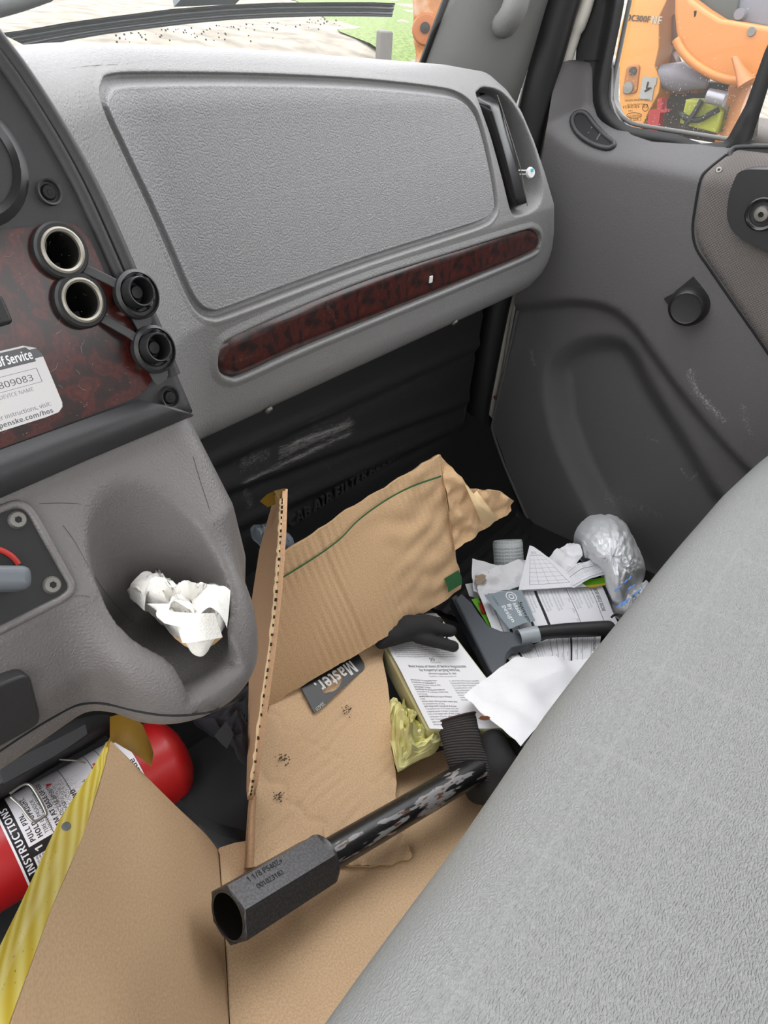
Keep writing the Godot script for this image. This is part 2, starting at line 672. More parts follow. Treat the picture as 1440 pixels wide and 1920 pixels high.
func make_materials() -> void:
	var grain := ntex(FastNoiseLite.TYPE_CELLULAR, 0.045, 512, 11, 3, FastNoiseLite.FRACTAL_FBM, null, 18.0, FastNoiseLite.RETURN_DISTANCE2_SUB)
	var crease := ntex(FastNoiseLite.TYPE_SIMPLEX, 0.012, 1024, 21, 4, FastNoiseLite.FRACTAL_RIDGED, null, 30.0)
	M.grain = grain
	M.crease = crease
	M.dash = bump(tri_mat(mat(Color(0.485, 0.482, 0.48), 0.48), 12.0), grain, 0.06)
	M.glove_panel = bump(tri_mat(mat(Color(0.50, 0.495, 0.50), 0.44), 13.0), crease, 0.075)
	M.glove_panel.heightmap_flip_texture = true
	M.console = bump(tri_mat(mat(Color(0.405, 0.39, 0.386), 0.42), 16.0), grain, 0.045)
	M.door = bump(tri_mat(mat(Color(0.345, 0.337, 0.34), 0.55), 14.0), grain, 0.04)
	M.pillar = bump(tri_mat(mat(Color(0.44, 0.44, 0.43), 0.7), 14.0), grain, 0.03)
	M.black = bump(tri_mat(mat(Color(0.115, 0.115, 0.12), 0.42), 40.0), ntex(FastNoiseLite.TYPE_SIMPLEX, 0.12, 256, 4), 0.012)
	M.bezel = bump(tri_mat(mat(Color(0.165, 0.163, 0.17), 0.45), 40.0), ntex(FastNoiseLite.TYPE_SIMPLEX, 0.12, 256, 4), 0.012)
	M.gloss = mat(Color(0.1, 0.1, 0.105), 0.25)
	M.rubber = mat(Color(0.085, 0.085, 0.087), 0.5)
	M.dark = mat(Color(0.045, 0.045, 0.047), 0.75)
	M.paint = mat(Color(0.80, 0.785, 0.75), 0.35)
	M.steel = mat(Color(0.62, 0.62, 0.6), 0.35, 0.9)
	M.dull_steel = mat(Color(0.5, 0.49, 0.47), 0.5, 0.7)
	M.white = mat(Color(0.86, 0.86, 0.85), 0.6)
	var vinyl := ntex(FastNoiseLite.TYPE_SIMPLEX, 0.014, 1024, 33, 3, FastNoiseLite.FRACTAL_RIDGED, null, 24.0)
	M.vinyl = bump(tri_mat(mat(Color(0.495, 0.50, 0.492), 0.42), 4.2), vinyl, 0.085)
	M.vinyl.uv1_scale = Vector3(9.0, 12.0, 17.0)
	# burl wood print under clear lacquer
	M.wood = tri_mat(mat(Color(1, 1, 1), 0.32), 9.0)
	albedo(M.wood, ntex(FastNoiseLite.TYPE_SIMPLEX, 0.008, 512, 8, 5, FastNoiseLite.FRACTAL_FBM, grad([0.0, Color(0.09, 0.05, 0.045), 0.38, Color(0.17, 0.075, 0.065), 0.55, Color(0.30, 0.10, 0.075), 0.66, Color(0.21, 0.08, 0.07), 1.0, Color(0.36, 0.14, 0.09)]), 40.0))
	M.wood.clearcoat_enabled = true
	M.wood.clearcoat = 0.35
	M.wood.clearcoat_roughness = 0.15
	M.carpet = bump(tri_mat(mat(Color(0.10, 0.10, 0.105), 0.95), 30.0), ntex(FastNoiseLite.TYPE_SIMPLEX, 0.2, 256, 5), 0.1)
	M.headliner = mat(Color(0.72, 0.715, 0.70), 0.9)
	M.glass = mat(Color(0.96, 0.98, 0.97, 0.05), 0.02)
	M.glass.transparency = BaseMaterial3D.TRANSPARENCY_ALPHA
	# kraft board: fibres over a mottled brown
	M.kraft_fibre = ntex(FastNoiseLite.TYPE_SIMPLEX, 0.05, 512, 41, 5, FastNoiseLite.FRACTAL_FBM, grad([0.0, Color(0.73, 0.61, 0.475), 0.4, Color(0.78, 0.655, 0.515), 0.6, Color(0.795, 0.67, 0.53), 1.0, Color(0.84, 0.725, 0.585)]))
	M.kraft_bump = ntex(FastNoiseLite.TYPE_SIMPLEX, 0.05, 512, 43, 4)
	M.kraft = kraft(Color(1, 1, 1))
	M.kraft_pale = kraft(Color(1.0, 0.985, 0.96))
	M.kraft_pink = kraft(Color(0.93, 0.88, 0.86))
	M.kraft_core = mat(Color(0.84, 0.73, 0.57), .9)
	M.flute = mat(Color(0.16, 0.10, 0.06), 0.95)
	M.paper = bump(tri_mat(mat(Color(0.925, 0.925, 0.935), 0.85), 9.0), crease, 0.035)

func kraft(tint: Color) -> StandardMaterial3D:
	return bump(albedo(tri_mat(mat(tint, 0.88), 11.0), M.kraft_fibre), M.kraft_bump, 0.012)

# ---------------------------------------------------------------- cab shell
const FL := -0.17         # footwell floor; the tunnel beside it is the level 0
const XD := 1.42          # inner face of the passenger door
func wall_box(b: MB, lo: Vector3, hi: Vector3) -> void:
	var c := (lo + hi) * .5
	var h := (hi - lo) * .5
	b.box(c, Vector3(h.x, 0, 0), Vector3(0, h.y, 0), Vector3(0, 0, h.z))

func build_shell() -> void:
	var b := MB.new()
	wall_box(b, Vector3(-0.95, -0.22, -0.78), Vector3(0.33, 0.0, 0.9))
	wall_box(b, Vector3(0.33, -0.22, -0.78), Vector3(1.46, FL, 0.9))
	struct("floor", b, M.carpet, "black cab floor, stepping down into the passenger footwell")
	b = MB.new()
	wall_box(b, Vector3(-0.98, 1.6, -0.31), Vector3(1.5, 1.66, 0.95))
	struct("ceiling", b, M.headliner, "cab roof lining")
	b = MB.new()      # back of the cab with a window opening
	wall_box(b, Vector3(-0.98, -0.05, 0.9), Vector3(1.5, 0.85, 0.95))
	wall_box(b, Vector3(-0.98, 1.45, 0.9), Vector3(1.5, 1.62, 0.95))
	wall_box(b, Vector3(-0.98, 0.8, 0.9), Vector3(-0.75, 1.5, 0.95))
	wall_box(b, Vector3(1.2, 0.8, 0.9), Vector3(1.5, 1.5, 0.95))
	struct("wall_rear", b, M.headliner, "rear wall of the cab with its window opening")
	b = MB.new()      # driver's side: door stands open, only sill and pillars
	wall_box(b, Vector3(-1.0, -0.05, -0.8), Vector3(-0.94, 0.04, 0.9))
	wall_box(b, Vector3(-1.0, -0.05, 0.62), Vector3(-0.94, 1.62, 0.95))
	wall_box(b, Vector3(-1.0, -0.05, -1.0), Vector3(-0.94, 0.95, -0.62))
	struct("wall_left", b, M.paint, "driver's side of the cab, door opening")
	# firewall and toe board below the dash
	b = MB.new()
	var prof := [Vector2(-0.56, FL), Vector2(-0.60, FL + .02), Vector2(-0.66, -0.06), Vector2(-0.74, 0.07), Vector2(-0.86, 0.11), Vector2(-0.86, 0.5), Vector2(-0.80, 0.55)]
	var pts := PackedVector3Array()
	for q in prof:
		pts.append(Vector3(-0.95, q.y, q.x))
		pts.append(Vector3(1.46, q.y, q.x))
	b.grid(pts, 2)
	struct("trim_5", b, M.dark, "black toe board below the dash", true)
	b = MB.new()
	wall_box(b, Vector3(-0.95, -0.05, -1.3), Vector3(1.46, 0.74, -0.9))
	struct("wall_front", b, M.dark, "firewall below the dash", true)
	b = MB.new()
	var sq := PackedVector2Array()
	for q in px([1066, 20, 1128, 20, 1128, 262, 1000, 330, 1000, 230]):
		var w := hx(q.x, q.y, 1.495)
		sq.append(Vector2(w.z, w.y))
	b.slab(sq, Vector3(1.495, 0, 0), Vector3(0, 0, 1), Vector3.UP, -0.02, 0.0)
	wall_box(b, Vector3(1.51, -0.25, -0.70), Vector3(1.53, 0.70, 0.56))
	struct("trim_6", b, M.paint, "painted outer skin of the passenger door")
	# cab side ahead of the door and rear of it
	b = MB.new()
	wall_box(b, Vector3(1.50, -0.25, -1.2), Vector3(1.53, 0.74, -0.66))
	wall_box(b, Vector3(1.46, -0.05, 0.55), Vector3(1.52, 1.62, 0.95))
	wall_box(b, Vector3(1.47, 1.5, -0.75), Vector3(1.52, 1.66, 0.95))
	struct("wall_right", b, M.paint, "painted cab side around the passenger door")
	# windshield
	b = MB.new()
	b.qv(Vector3(-0.92, 1.62, -0.31), Vector3(1.27, 1.62, -0.31), Vector3(1.27, 0.74, WZ0), Vector3(-0.92, 0.74, WZ0))
	var ws := struct("window_1", b, M.glass, "windshield with wiper resting outside", true)
	b = MB.new()
	rng.seed = 23
	for k in 90:
		var f := rng.randf()
		var p := hp(lerpf(210, 640, f) + rng.randfn(0, 14), lerpf(60, 34, f) + absf(rng.randfn(0, 12)), Vector3(0, 0.74, WZ0) + WN * .002, WN)
		var sz := rng.randf_range(.0004, .0014)
		b.box(p, Vector3(sz, 0, 0), Vector3(0, sz * .8, -sz * .4), WN * .0003)
	var spk := part(ws, "dirt_specks", b, M.dark)
	spk.set_meta("kind", "stuff")
	# right pillar trim between windshield and door
	var pil := thing("trim_1", hx(985, 160, 1.40), "grey plastic trim of the windshield pillar with a grab handle", "", "", "structure")
	b = MB.new()
	var lft := PackedVector3Array()
	var rgt := PackedVector3Array()
	for k in 9:
		var t := k / 8.0
		lft.append(hx(lerpf(884, 770, t), lerpf(-150, 170, t), 1.27))
		rgt.append(hx(lerpf(1082, 950, t), lerpf(-150, 250, t), 1.41))
	pts = PackedVector3Array()
	for k in 9:
		for j in 9:
			var t := j / 8.0
			pts.append(lft[k].lerp(rgt[k], t) + Vector3(-0.03, 0, 0.02) * sin(PI * t))
	b.grid(pts, 9)
	part(pil, "trim_panel", b, M.pillar)
	b = MB.new()
	b.tube(PackedVector3Array([hx(896, -180, 1.27), hx(835, 0, 1.27), hx(780, 150, 1.27)]), 0.006, 8)
	part(pil, "edge_seal", b, M.rubber)
	b = MB.new()
	var hl := PackedVector3Array([hx(985, -160, 1.33), hx(985, -60, 1.315), hx(972, -10, 1.305), hx(962, 22, 1.30), hx(950, 42, 1.31), hx(944, 46, 1.33)])
	b.tube(smooth3(hl, 5), 0.021, 14)
	part(pil, "grab_handle", b, M.pillar)
	b = MB.new()
	b.slab(MB.rounded(PackedVector2Array([Vector2(-.012, -.03), Vector2(.012, -.03), Vector2(.012, .03), Vector2(-.012, .03)]), .01, 4), hx(929, 10, 1.335), Vector3(0.75, 0.0, 0.65).normalized(), Vector3(0.15, 1, -0.1).normalized(), -0.01, 0.006, .003)
	part(pil, "handle_socket", b, M.dark)
	# rubber seal round the door opening
	b = MB.new()
	var path := PackedVector3Array()
	for q in [[1120, -200], [1088, -100], [1056, 0], [1031, 90], [1007, 175], [990, 260], [968, 400], [930, 575], [908, 690], [893, 780], [893, 835], [915, 905], [960, 970], [1010, 1030], [1100, 1120]]:
		path.append(hx(q[0], q[1], 1.43))
	b.tube(smooth3(path, 6), 0.030, 12)
	struct("trim_2", b, M.rubber, "black rubber seal around the passenger door opening")
	b = MB.new()
	path = PackedVector3Array()
	for q in [[1098, -120], [1073, -20], [1046, 85], [1020, 180], [1000, 270]]:
		path.append(hx(q[0], q[1], 1.432))
	b.tube(smooth3(path, 6), 0.012, 8)
	struct("trim_3", b, M.black, "thin second lip of the door seal")
	# painted door edge
	b = MB.new()
	path = PackedVector3Array()
	for q in [[1130, -120], [1100, 0], [1078, 60], [1056, 130], [1030, 220], [1010, 330], [985, 450], [952, 575], [934, 680], [916, 785], [916, 820], [934, 880], [985, 985], [1030, 1040]]:
		path.append(hx(q[0], q[1], 1.465))
	var rad := []
	path = smooth3(path, 5)
	for k in path.size(): rad.append(lerpf(0.034, 0.013, clampf((1.05 - path[k].y) / -0.5 + 1.3, 0, 1)) if path[k].y > 0.85 else 0.012)
	b.tube(path, rad, 10, true, 1.0)
	struct("trim_4", b, M.paint, "off white painted edge of the passenger door")

# ---------------------------------------------------------------- passenger dash
var dash_out: PackedVector2Array
var A_glove: Area
var A_strip: Area
var A_vent: Area
const TOPX := [0.28, 0.34, 0.43, 0.68, 0.89, 1.08, 1.18]
const TOPY := [-0.060, -0.060, -0.063, -0.072, -0.085, -0.097, -0.108]
func dash_base(p: Vector2) -> float:    # p = (x, y below the eye)
	var z := -0.60 - maxf(0.0, p.y + 0.31) * 0.3
	z += 0.10 * ss(0.50, 0.30, p.x)
	return z
func dash_hit(u: float, v: float) -> Vector2:
	var z := -0.62
	var q := Vector3.ZERO
	for k in 8:
		q = hz(u, v, z)
		z = dash_base(Vector2(q.x, q.y - EYE.y))
	return Vector2(q.x, q.y - EYE.y)
func dash_px(list: Array) -> PackedVector2Array:
	var q := PackedVector2Array()
	for p in px(list): q.append(dash_hit(p.x, p.y))
	return q
func dash_pt(p: Vector2) -> Vector3:
	var z := dash_base(p)
	var d := -sd_poly(p, dash_out)
	var r := 0.05
	if d < r and p.x > 0.29:
		var e := r - clampf(d, 0.0, r)
		z -= r - sqrt(maxf(0.0, r * r - e * e))
	return Vector3(p.x, p.y + EYE.y, z)
# a moulded band along an outline: rows of (inset, height)
func band(b: MB, poly: PackedVector2Array, rows: Array) -> void:
	var pts := PackedVector3Array()
	var n := poly.size()
	var h := MB.new()
	for r in rows:
		var q := h._inset(poly, r[0])
		for k in n + 1: pts.append(dash_pt(q[k % n]) + Vector3(0, 0, r[1]))
	b.grid(pts, n + 1)
func build_dash() -> void:
	var o := PackedVector2Array()
	for k in TOPX.size(): o.append(Vector2(TOPX[k], TOPY[k]))
	for q in [[1.215, -.124], [1.25, -.15], [1.285, -.195], [1.315, -.245], [1.345, -.305], [1.366, -.355], [1.372, -.395], [1.362, -.43], [1.335, -.455], [1.295, -.47], [1.24, -.472], [0.9, -.469], [0.5, -.466], [0.28, -.46]]:
		o.append(Vector2(q[0], q[1]))
	dash_out = o
	A_glove = Area.new(self, smooth_poly(dash_px([197, 190, 205, 166, 232, 152, 400, 149, 560, 152, 700, 159, 820, 171, 862, 181, 886, 203, 902, 240, 920, 315, 930, 380, 925, 402, 905, 418, 840, 440, 700, 485, 560, 535, 430, 584, 398, 590, 373, 578, 352, 545, 320, 470, 280, 380, 230, 275, 204, 218]), 8), 0.04)
	A_strip = Area.new(self, smooth_poly(dash_px([408, 675, 414, 652, 436, 633, 560, 577, 700, 521, 850, 473, 975, 434, 999, 431, 1011, 443, 1009, 462, 992, 478, 860, 533, 720, 590, 560, 656, 456, 703, 430, 707, 412, 696]), 8), 0.04)
	A_vent = Area.new(self, smooth_poly(dash_px([901, 188, 905, 176, 922, 170, 948, 178, 972, 206, 992, 252, 1008, 305, 1015, 345, 1012, 374, 996, 391, 972, 399, 960, 392, 944, 330, 922, 250]), 8), 0.05)
	var t := thing("dashboard", Vector3(0.8, 0.43, -0.6), "grey passenger dashboard with large glove panel and wood strip", "dashboard")
	var hh := MB.new()
	var fine := PackedVector2Array()
	for k in dash_out.size():
		var a := dash_out[k]
		var c := dash_out[(k + 1) % dash_out.size()]
		var m := maxi(1, int(a.distance_to(c) / .02))
		for j in m: fine.append(a.lerp(c, j / float(m)))
	var b := relief(hh._inset(fine, .008), 0.0042, dash_pt, Vector3.ZERO, [hh._inset(A_glove.p, -.0065), hh._inset(A_strip.p, -.0065), hh._inset(A_vent.p, -.0072)])
	band(b, A_glove.p, [[-.012, 0.0], [-.0078, .0010], [-.0062, .0010], [-.0050, .0002], [-.0040, -.003], [-.0030, -.0062], [-.0015, -.0070], [0.0, -.0070]])
	band(b, A_strip.p, [[-.012, 0.0], [-.0075, .0018], [-.005, .0030], [-.003, .0030], [-.0015, .0020], [-.0006, 0.0], [0.0, -.003], [.002, -.006]])
	band(b, A_vent.p, [[-.012, 0.0], [-.0075, .0004], [-.005, -.0004], [-.003, -.003], [-.001, -.010], [.0005, -.022], [.0025, -.04], [.005, -.052]])
	var vf := relief(hh._inset(A_vent.p, .005), .008, func(p: Vector2) -> Vector3: return dash_pt(p) + Vector3(0, 0, -.052))
	# roll the outline on towards the windshield and under the dash
	band(b, fine, [[.014, 0.0], [.011, .0001], [.009, 0.0], [.0065, 0.0], [.0045, 0.0], [.003, 0.0], [.0018, 0.0], [.0009, 0.0], [.0003, 0.0], [0.0, 0.0]])
	var n := fine.size()
	var pts := PackedVector3Array()
	for s in 5:
		for k in n + 1:
			var q := dash_pt(fine[k % n])
			var up := fine[k % n].y > -0.13
			pts.append(q + [Vector3.ZERO, Vector3(0, -0.0006 if up else 0.0004, -0.008), Vector3(0, -0.004 if up else 0.002, -0.022), Vector3(0, -0.016 if up else 0.006, -0.05), Vector3(0, -0.09 if up else 0.02, -0.17 if up else -0.12)][s])
	b.grid(pts, n + 1)
	part(t, "dash_pad", b, M.dash)
	part(t, "vent_recess", vf, M.dash)
	b = relief(hh._inset(A_glove.p, .0062), 0.0042, dash_pt)
	band(b, A_glove.p, [[0.0, -.0070], [.0015, -.0070], [.003, -.0060], [.0040, -.003], [.0050, -.0004], [.0062, .0004], [.008, 0.0]])
	part(t, "glove_panel", b, M.glove_panel, false, "large creased leather-look panel")
	# the wood strip sits in its own recess
	b = relief(A_strip.p, 0.006, func(p: Vector2) -> Vector3:
		var q := Vector3(p.x, p.y + EYE.y, dash_base(p) - 0.0035)
		q.z += 0.0045 * ss(0.0, 0.006, -sd_poly(p, A_strip.p))
		return q)
	var wi := clear_img(1200, 400)
	var wr := box_of(A_strip.p)
	var wn := 0
	for s in [[900, 505, 1000, 460, 26, 60, 14, .35], [880, 520, 930, 490, 14, 40, 10, .4], [612, 570, 628, 600, 2, 14, 16, .8], [430, 680, 470, 668, 3, 12, 18, .6], [440, 640, 1000, 436, 10, 90, 10, .25], [760, 530, 800, 520, 20, 30, 8, .25]]:
		var a := (dash_hit(s[0], s[1]) - wr.position) / wr.size * Vector2(1200, 400)
		var c := (dash_hit(s[2], s[3]) - wr.position) / wr.size * Vector2(1200, 400)
		smear(wi, a, c, s[4], s[5] * 2, s[6], Color(0.62, 0.57, 0.55, s[7]), 300 + wn, .9)
		wn += 1
	part(t, "wood_trim_strip", b, detail(M.wood, wi), false, "dark red wood-grain trim strip")
	b = MB.new()
	b.box(Vector3(dash_hit(805, 523).x, dash_hit(805, 523).y + EYE.y, -0.597), Vector3(.004, 0, 0), Vector3(0, .005, 0), Vector3(0, 0, .0008), .001)
	part(t, "chip", b, M.white, false, "small white chip in the wood strip")
	# side vent: black blade with louvre edge inside the recess
	var v := part(t, "air_vent", vent_blade(), M.gloss)
	b = MB.new()
	for k in 9:
		var f := (k + 0.5) / 9.0
		var c := dash_at(lerpf(932, 984, f), lerpf(200, 380, f), -0.030)
		b.box(c, Vector3(0.010, 0.004, 0.004), Vector3(-0.0012, 0.003, 0), Vector3(0, 0, 0.012), 0.001)
	part(v, "louver", b, M.black)
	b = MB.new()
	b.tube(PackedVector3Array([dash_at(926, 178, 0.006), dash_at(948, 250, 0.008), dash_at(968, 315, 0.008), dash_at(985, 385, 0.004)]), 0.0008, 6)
	part(v, "blade_highlight", b, M.dull_steel)  # thin pale wire standing in for the highlight along the blade
	# little printed clip stuck in the vent
	var cp := dash_at(990, 323, 0.004)
	var clip := thing("vent_clip", cp, "tiny white and teal oval clip stuck in the dash vent", "clip")
	b = MB.new()
	var en := Vector3(-0.35, 0.25, 0.9).normalized()
	b.lathe([Vector2(0, 0.004), Vector2(.0075, 0.0035), Vector2(.009, 0), Vector2(.0075, -.003), Vector2(0, -.0035)], cp, en, 18)
	part(clip, "head", b, M.white)
	b = MB.new()
	for s in [-1, 1]: b.lathe([Vector2(0, 0.0046), Vector2(.0028, 0.0044), Vector2(.003, 0.003)], cp + Vector3(0.0008, 0.0035 * s, 0), en, 12)
	part(clip, "teal_dots", b, mat(Color(0.2, 0.66, 0.72), 0.5))
	b = MB.new()
	for s in [-1, 1]: b.tube(PackedVector3Array([cp + Vector3(0, .003 * s, -.002), cp + Vector3(-.018, .003 * s, -.016)]), 0.0012, 6)
	part(clip, "prong", b, M.white)
func dash_at(u: float, v: float, out := 0.0) -> Vector3:
	var p := dash_hit(u, v)
	return Vector3(p.x, p.y + EYE.y, dash_base(p) + out)
func vent_blade() -> MB:
	var b := MB.new()
	var pts := PackedVector3Array()
	var rows := 16
	for r in rows + 1:
		var f := r / float(rows)
		var l := dash_at(lerpf(901, 963, f) + 3.0 * sin(PI * f), lerpf(187, 394, f), -0.004)
		var m := dash_at(lerpf(911, 968, f) + 2.0 * sin(PI * f), lerpf(183, 397, f), 0.007)
		var q := dash_at(lerpf(926, 985, f) + 2.0 * sin(PI * f), lerpf(178, 392, f), 0.006)
		var e := sqrt(maxf(0.0, sin(PI * clampf(f, 0.0, 1.0))))
		var close := clampf(minf(f, 1.0 - f) / 0.05, 0.0, 1.0)
		var dz := Vector3(0, 0, -0.02 * (1.0 - close))
		var w := [l + Vector3(0, 0, -0.02), l + dz, l.lerp(m, 0.55) + Vector3(0, 0, 0.004) + dz, m + dz, q + dz, q + Vector3(0.003, 0, -0.006) + dz, q + Vector3(0.004, 0, -0.035)]
		for k in w: pts.append(k)
	b.grid(pts, 7)
	return b

# ---------------------------------------------------------------- centre panel and console
const PB := Vector3(0.3, 0.614, -0.422)
const BN := Vector3(0, 0.3746, 0.9272)
const BV := Vector3(0, 0.9272, -0.3746)
func bz(u: float, v: float, h := 0.0) -> Vector3:
	return hp(u, v, PB + BN * h, BN)
func bz2(list: Array) -> PackedVector2Array:
	var q := PackedVector2Array()
	for p in px(list):
		var w := bz(p.x, p.y) - PB
		q.append(Vector2(w.x, w.dot(BV)))
	return q
func console_sdf(p: Vector3) -> float:
	var q := Vector3(p.x, p.y - EYE.y, p.z)
	var d := smax(sd_poly(Vector2(q.z, q.y), con_poly) - 0.012, q.x - 0.337, 0.03)
	var cx := Vector2(q.x - 0.243, q.z + 0.360)
	var cut := (q.y + 0.354) * 0.766 + (q.z + 0.372) * 0.643
	var s := smax(smax(cx.length() - 0.064, -(q.y + 0.457), 0.02), cut, 0.022)
	d = smin(d, s, 0.022)
	var cup := smax(Vector2(q.x - 0.243, q.z + 0.362).length() - 0.0455, -(q.y + 0.434), 0.015)
	d = smax(d, -cup, 0.006)
	var nt := maxf(maxf(absf(q.x - 0.237) - 0.022, -0.426 - q.y), -0.36 - q.z)
	return smax(d, -nt, 0.008)
var con_poly: PackedVector2Array
func torx(parent: Node, c: Vector3, n: Vector3, r: float, m: Material) -> void:
	var b := MB.new()
	b.lathe([Vector2(r * 0.32, -r * .25), Vector2(r * 0.34, r * .35), Vector2(r * .8, r * .3), Vector2(r, 0), Vector2(r, -r * .6)], c, n, 18)
	var s := part(parent, "screw", b, m)
	b = MB.new()
	var star := PackedVector2Array()
	for k in 12: star.append(Vector2.from_angle(TAU * k / 12.0) * r * (0.42 if k % 2 == 0 else 0.26))
	var ex := Vector3.RIGHT
	var ey := n.cross(ex).normalized()
	ex = ey.cross(n).normalized()
	b.slab(star, c, ex, ey, -r * .3, r * .37)
	part(s, "torx_recess", b, M.dark)

func build_console() -> void:
	var poly := PackedVector2Array([Vector2(-.445, -.255), Vector2(-.422, -.284), Vector2(-.374, -.350), Vector2(-.362, -.40), Vector2(-.366, -.447), Vector2(-.40, -.453), Vector2(-.52, -.453), Vector2(-.52, -.255)])
	con_poly = Geometry2D.offset_polygon(poly, -0.012)[0]
	var t := thing("center_console", Vector3(0.24, 0.41, -0.4), "grey moulded console with an open-front cup holder", "console")
	var b := nets(Vector3(-0.06, 0.405, -0.56), Vector3(0.36, 0.665, -0.27), 0.0030, console_sdf)
	part(t, "console_body", b, M.console)
	# seam line round the lower edge
	b = MB.new()
	var path := PackedVector3Array()
	for q in [[-30, 1428], [0, 1408], [50, 1375], [100, 1345], [140, 1324], [175, 1318], [210, 1322], [260, 1334], [310, 1341], [360, 1340], [410, 1330], [450, 1310], [480, 1278], [492, 1245]]:
		path.append(march(console_sdf, q[0], q[1], 0.45, 0.9))
	b.tube(smooth3(path, 4), 0.0009, 6)
	part(t, "seam", b, M.dark)
	# old scratches and cracks in the plastic
	for s in [[[118, 985], [140, 1015], [165, 1060], [190, 1100], [222, 1140], [250, 1168]], [[74, 944], [110, 943], [140, 944], [168, 948]], [[362, 855], [375, 900], [388, 940], [402, 985]], [[140, 1118], [158, 1117], [168, 1120]]]:
		path = PackedVector3Array()
		for q in s: path.append(march(console_sdf, q[0], q[1], 0.4, 0.9))
		b = MB.new()
		b.tube(smooth3(path, 5), 0.00013, 4)
		part(t, "scratch", b, M.dark, false, "dark scratch line")
	# control plate
	var fp := march(console_sdf, 60, 1060, 0.4, 0.9)
	var fn := plane_of(march(console_sdf, 20, 965, 0.4, 0.9), march(console_sdf, 120, 1105, 0.4, 0.9), march(console_sdf, 10, 1165, 0.4, 0.9))
	fp = march(console_sdf, 120, 1105, 0.4, 0.9)
	var fe := (Vector3.RIGHT - fn * fn.x).normalized()
	var fv := fn.cross(fe).normalized()
	var p2 := PackedVector2Array()
	for q in px([-200, 1048, 0, 955, 28, 945, 48, 950, 62, 968, 134, 1096, 132, 1110, 118, 1122, 0, 1182, -200, 1285]):
		var w := hp(q.x, q.y, fp, fn) - fp
		p2.append(Vector2(w.dot(fe), w.dot(fv)))
	p2 = MB.rounded(p2, 0.005, 3)
	b = MB.new()
	b.slab(p2, fp, fe, fv, -0.01, 0.0012)
	var plm := mat(Color(0.075, 0.075, 0.078), 0.5)
	var plate := part(t, "control_plate", b, plm, false, "black dusty control plate")
	b = MB.new()
	var rim := PackedVector3Array()
	for q in p2: rim.append(fp + fe * q.x + fv * q.y + fn * 0.001)
	rim.append(rim[0])
	b.tube(rim, 0.0028, 8, false)
	part(t, "plate_rim", b, M.console)
	torx(plate, hp(33, 975, fp + fn * .002, fn), fn, 0.006, M.dull_steel)
	torx(plate, hp(98, 1097, fp + fn * .002, fn), fn, 0.006, M.dull_steel)
	b = MB.new()
	var kc := hp(-14, 1088, fp + fn * 0.016, fn)
	b.box(kc + Vector3(0.002, 0, 0), (hp(48, 1088, fp + fn * .016, fn) - kc), (hp(-14, 1065, fp + fn * .016, fn) - kc), fn * 0.011, 0.006)
	part(plate, "lever_knob", b, mat(Color(0.36, 0.38, 0.40), 0.5), false, "grey lever knob")
	b = MB.new()
	var arc := PackedVector3Array()
	var ac := hp(-20, 1086, fp + fn * .0032, fn)
	for k in 24: arc.append(ac + (Vector3.RIGHT * cos(k * .13) + fv * sin(k * .13)) * 0.0195)
	b.tube(arc, 0.0018, 6, true, 0.9, fn)
	part(plate, "red_arc", b, mat(Color(0.66, 0.16, 0.13), 0.6), false, "red printed arc")
	# lower left switch cover
	b = MB.new()
	var p2b := PackedVector2Array()
	var cp := march(console_sdf, 40, 1320, 0.4, 0.9)
	for q in px([-120, 1335, 0, 1277, 40, 1262, 54, 1266, 72, 1338, 70, 1352, 58, 1362, 0, 1395, -120, 1460]):
		var w := hp(q.x, q.y, cp, Vector3(0, 0, 1)) - cp
		p2b.append(Vector2(w.x, w.y))
	b.slab(MB.rounded(p2b, 0.006, 3), cp, Vector3.RIGHT, Vector3.UP, -0.012, 0.003, 0.002)
	part(t, "switch_cover", b, M.bezel, false, "dark blank switch cover")

	# black centre panel
	var g := thing("instrument_panel", PB, "black centre panel with wood-grain inlay and two capped sockets", "panel")
	var outl := bz2([-330, -200, -90, -90, 0, 60, 62, 142, 130, 248, 185, 348, 232, 450, 270, 538, 306, 620, 340, 700, 369, 770, 364, 782, 350, 787, 175, 860, 0, 936, -150, 1003, -330, 1085])
	var holes := []
	for q in [[110, 472], [147, 565]]:
		var w := bz(q[0], q[1]) - PB
		holes.append(circle2(0.0148, 28, Vector2(w.x, w.dot(BV))))
	var lift := func(p: Vector2) -> Vector3:
		var d := minf(-sd_poly(p, outl), .006)
		var e := .006 - d
		return PB + Vector3.RIGHT * p.x + BV * p.y - BN * (.006 - sqrt(maxf(0.0, .000036 - e * e)))
	b = relief(outl, .006, lift, -BN * .05, holes)
	part(g, "bezel_plate", b, M.bezel)
	# two ridges down the right edge
	b = MB.new()
	for off in [[-14.0, 0.006], [-38.0, 0.0052]]:
		path = PackedVector3Array()
		for q in px([-60, -20, 0, 60, 62, 142, 130, 248, 185, 348, 232, 450, 270, 538, 306, 620, 338, 700]): path.append(bz(q.x + off[0], q.y + 4, -0.0005))
		b.tube(smooth3(path, 4), off[1], 10)
	part(g, "edge_ridge", b, M.bezel)
	b = MB.new()
	var pts := PackedVector3Array()
	var wl := px([-150, 897, 0, 842, 130, 795, 255, 750, 295, 757, 330, 768])
	var ol := px([-150, 1000, 0, 932, 170, 858, 345, 785, 356, 782, 362, 778])
	for k in wl.size():
		for j in 9:
			var f := j / 8.0
			pts.append(bz(lerpf(wl[k].x, ol[k].x, f), lerpf(wl[k].y, ol[k].y, f)) + BN * (0.013 * pow(sin(PI * clampf(f * .9 + .05, 0, 1)), 0.7)) * (1.0 if k < 4 else [0.8, 0.3][k - 4]))
	b.grid(pts, 9)
	part(g, "lower_roll", b, M.bezel)
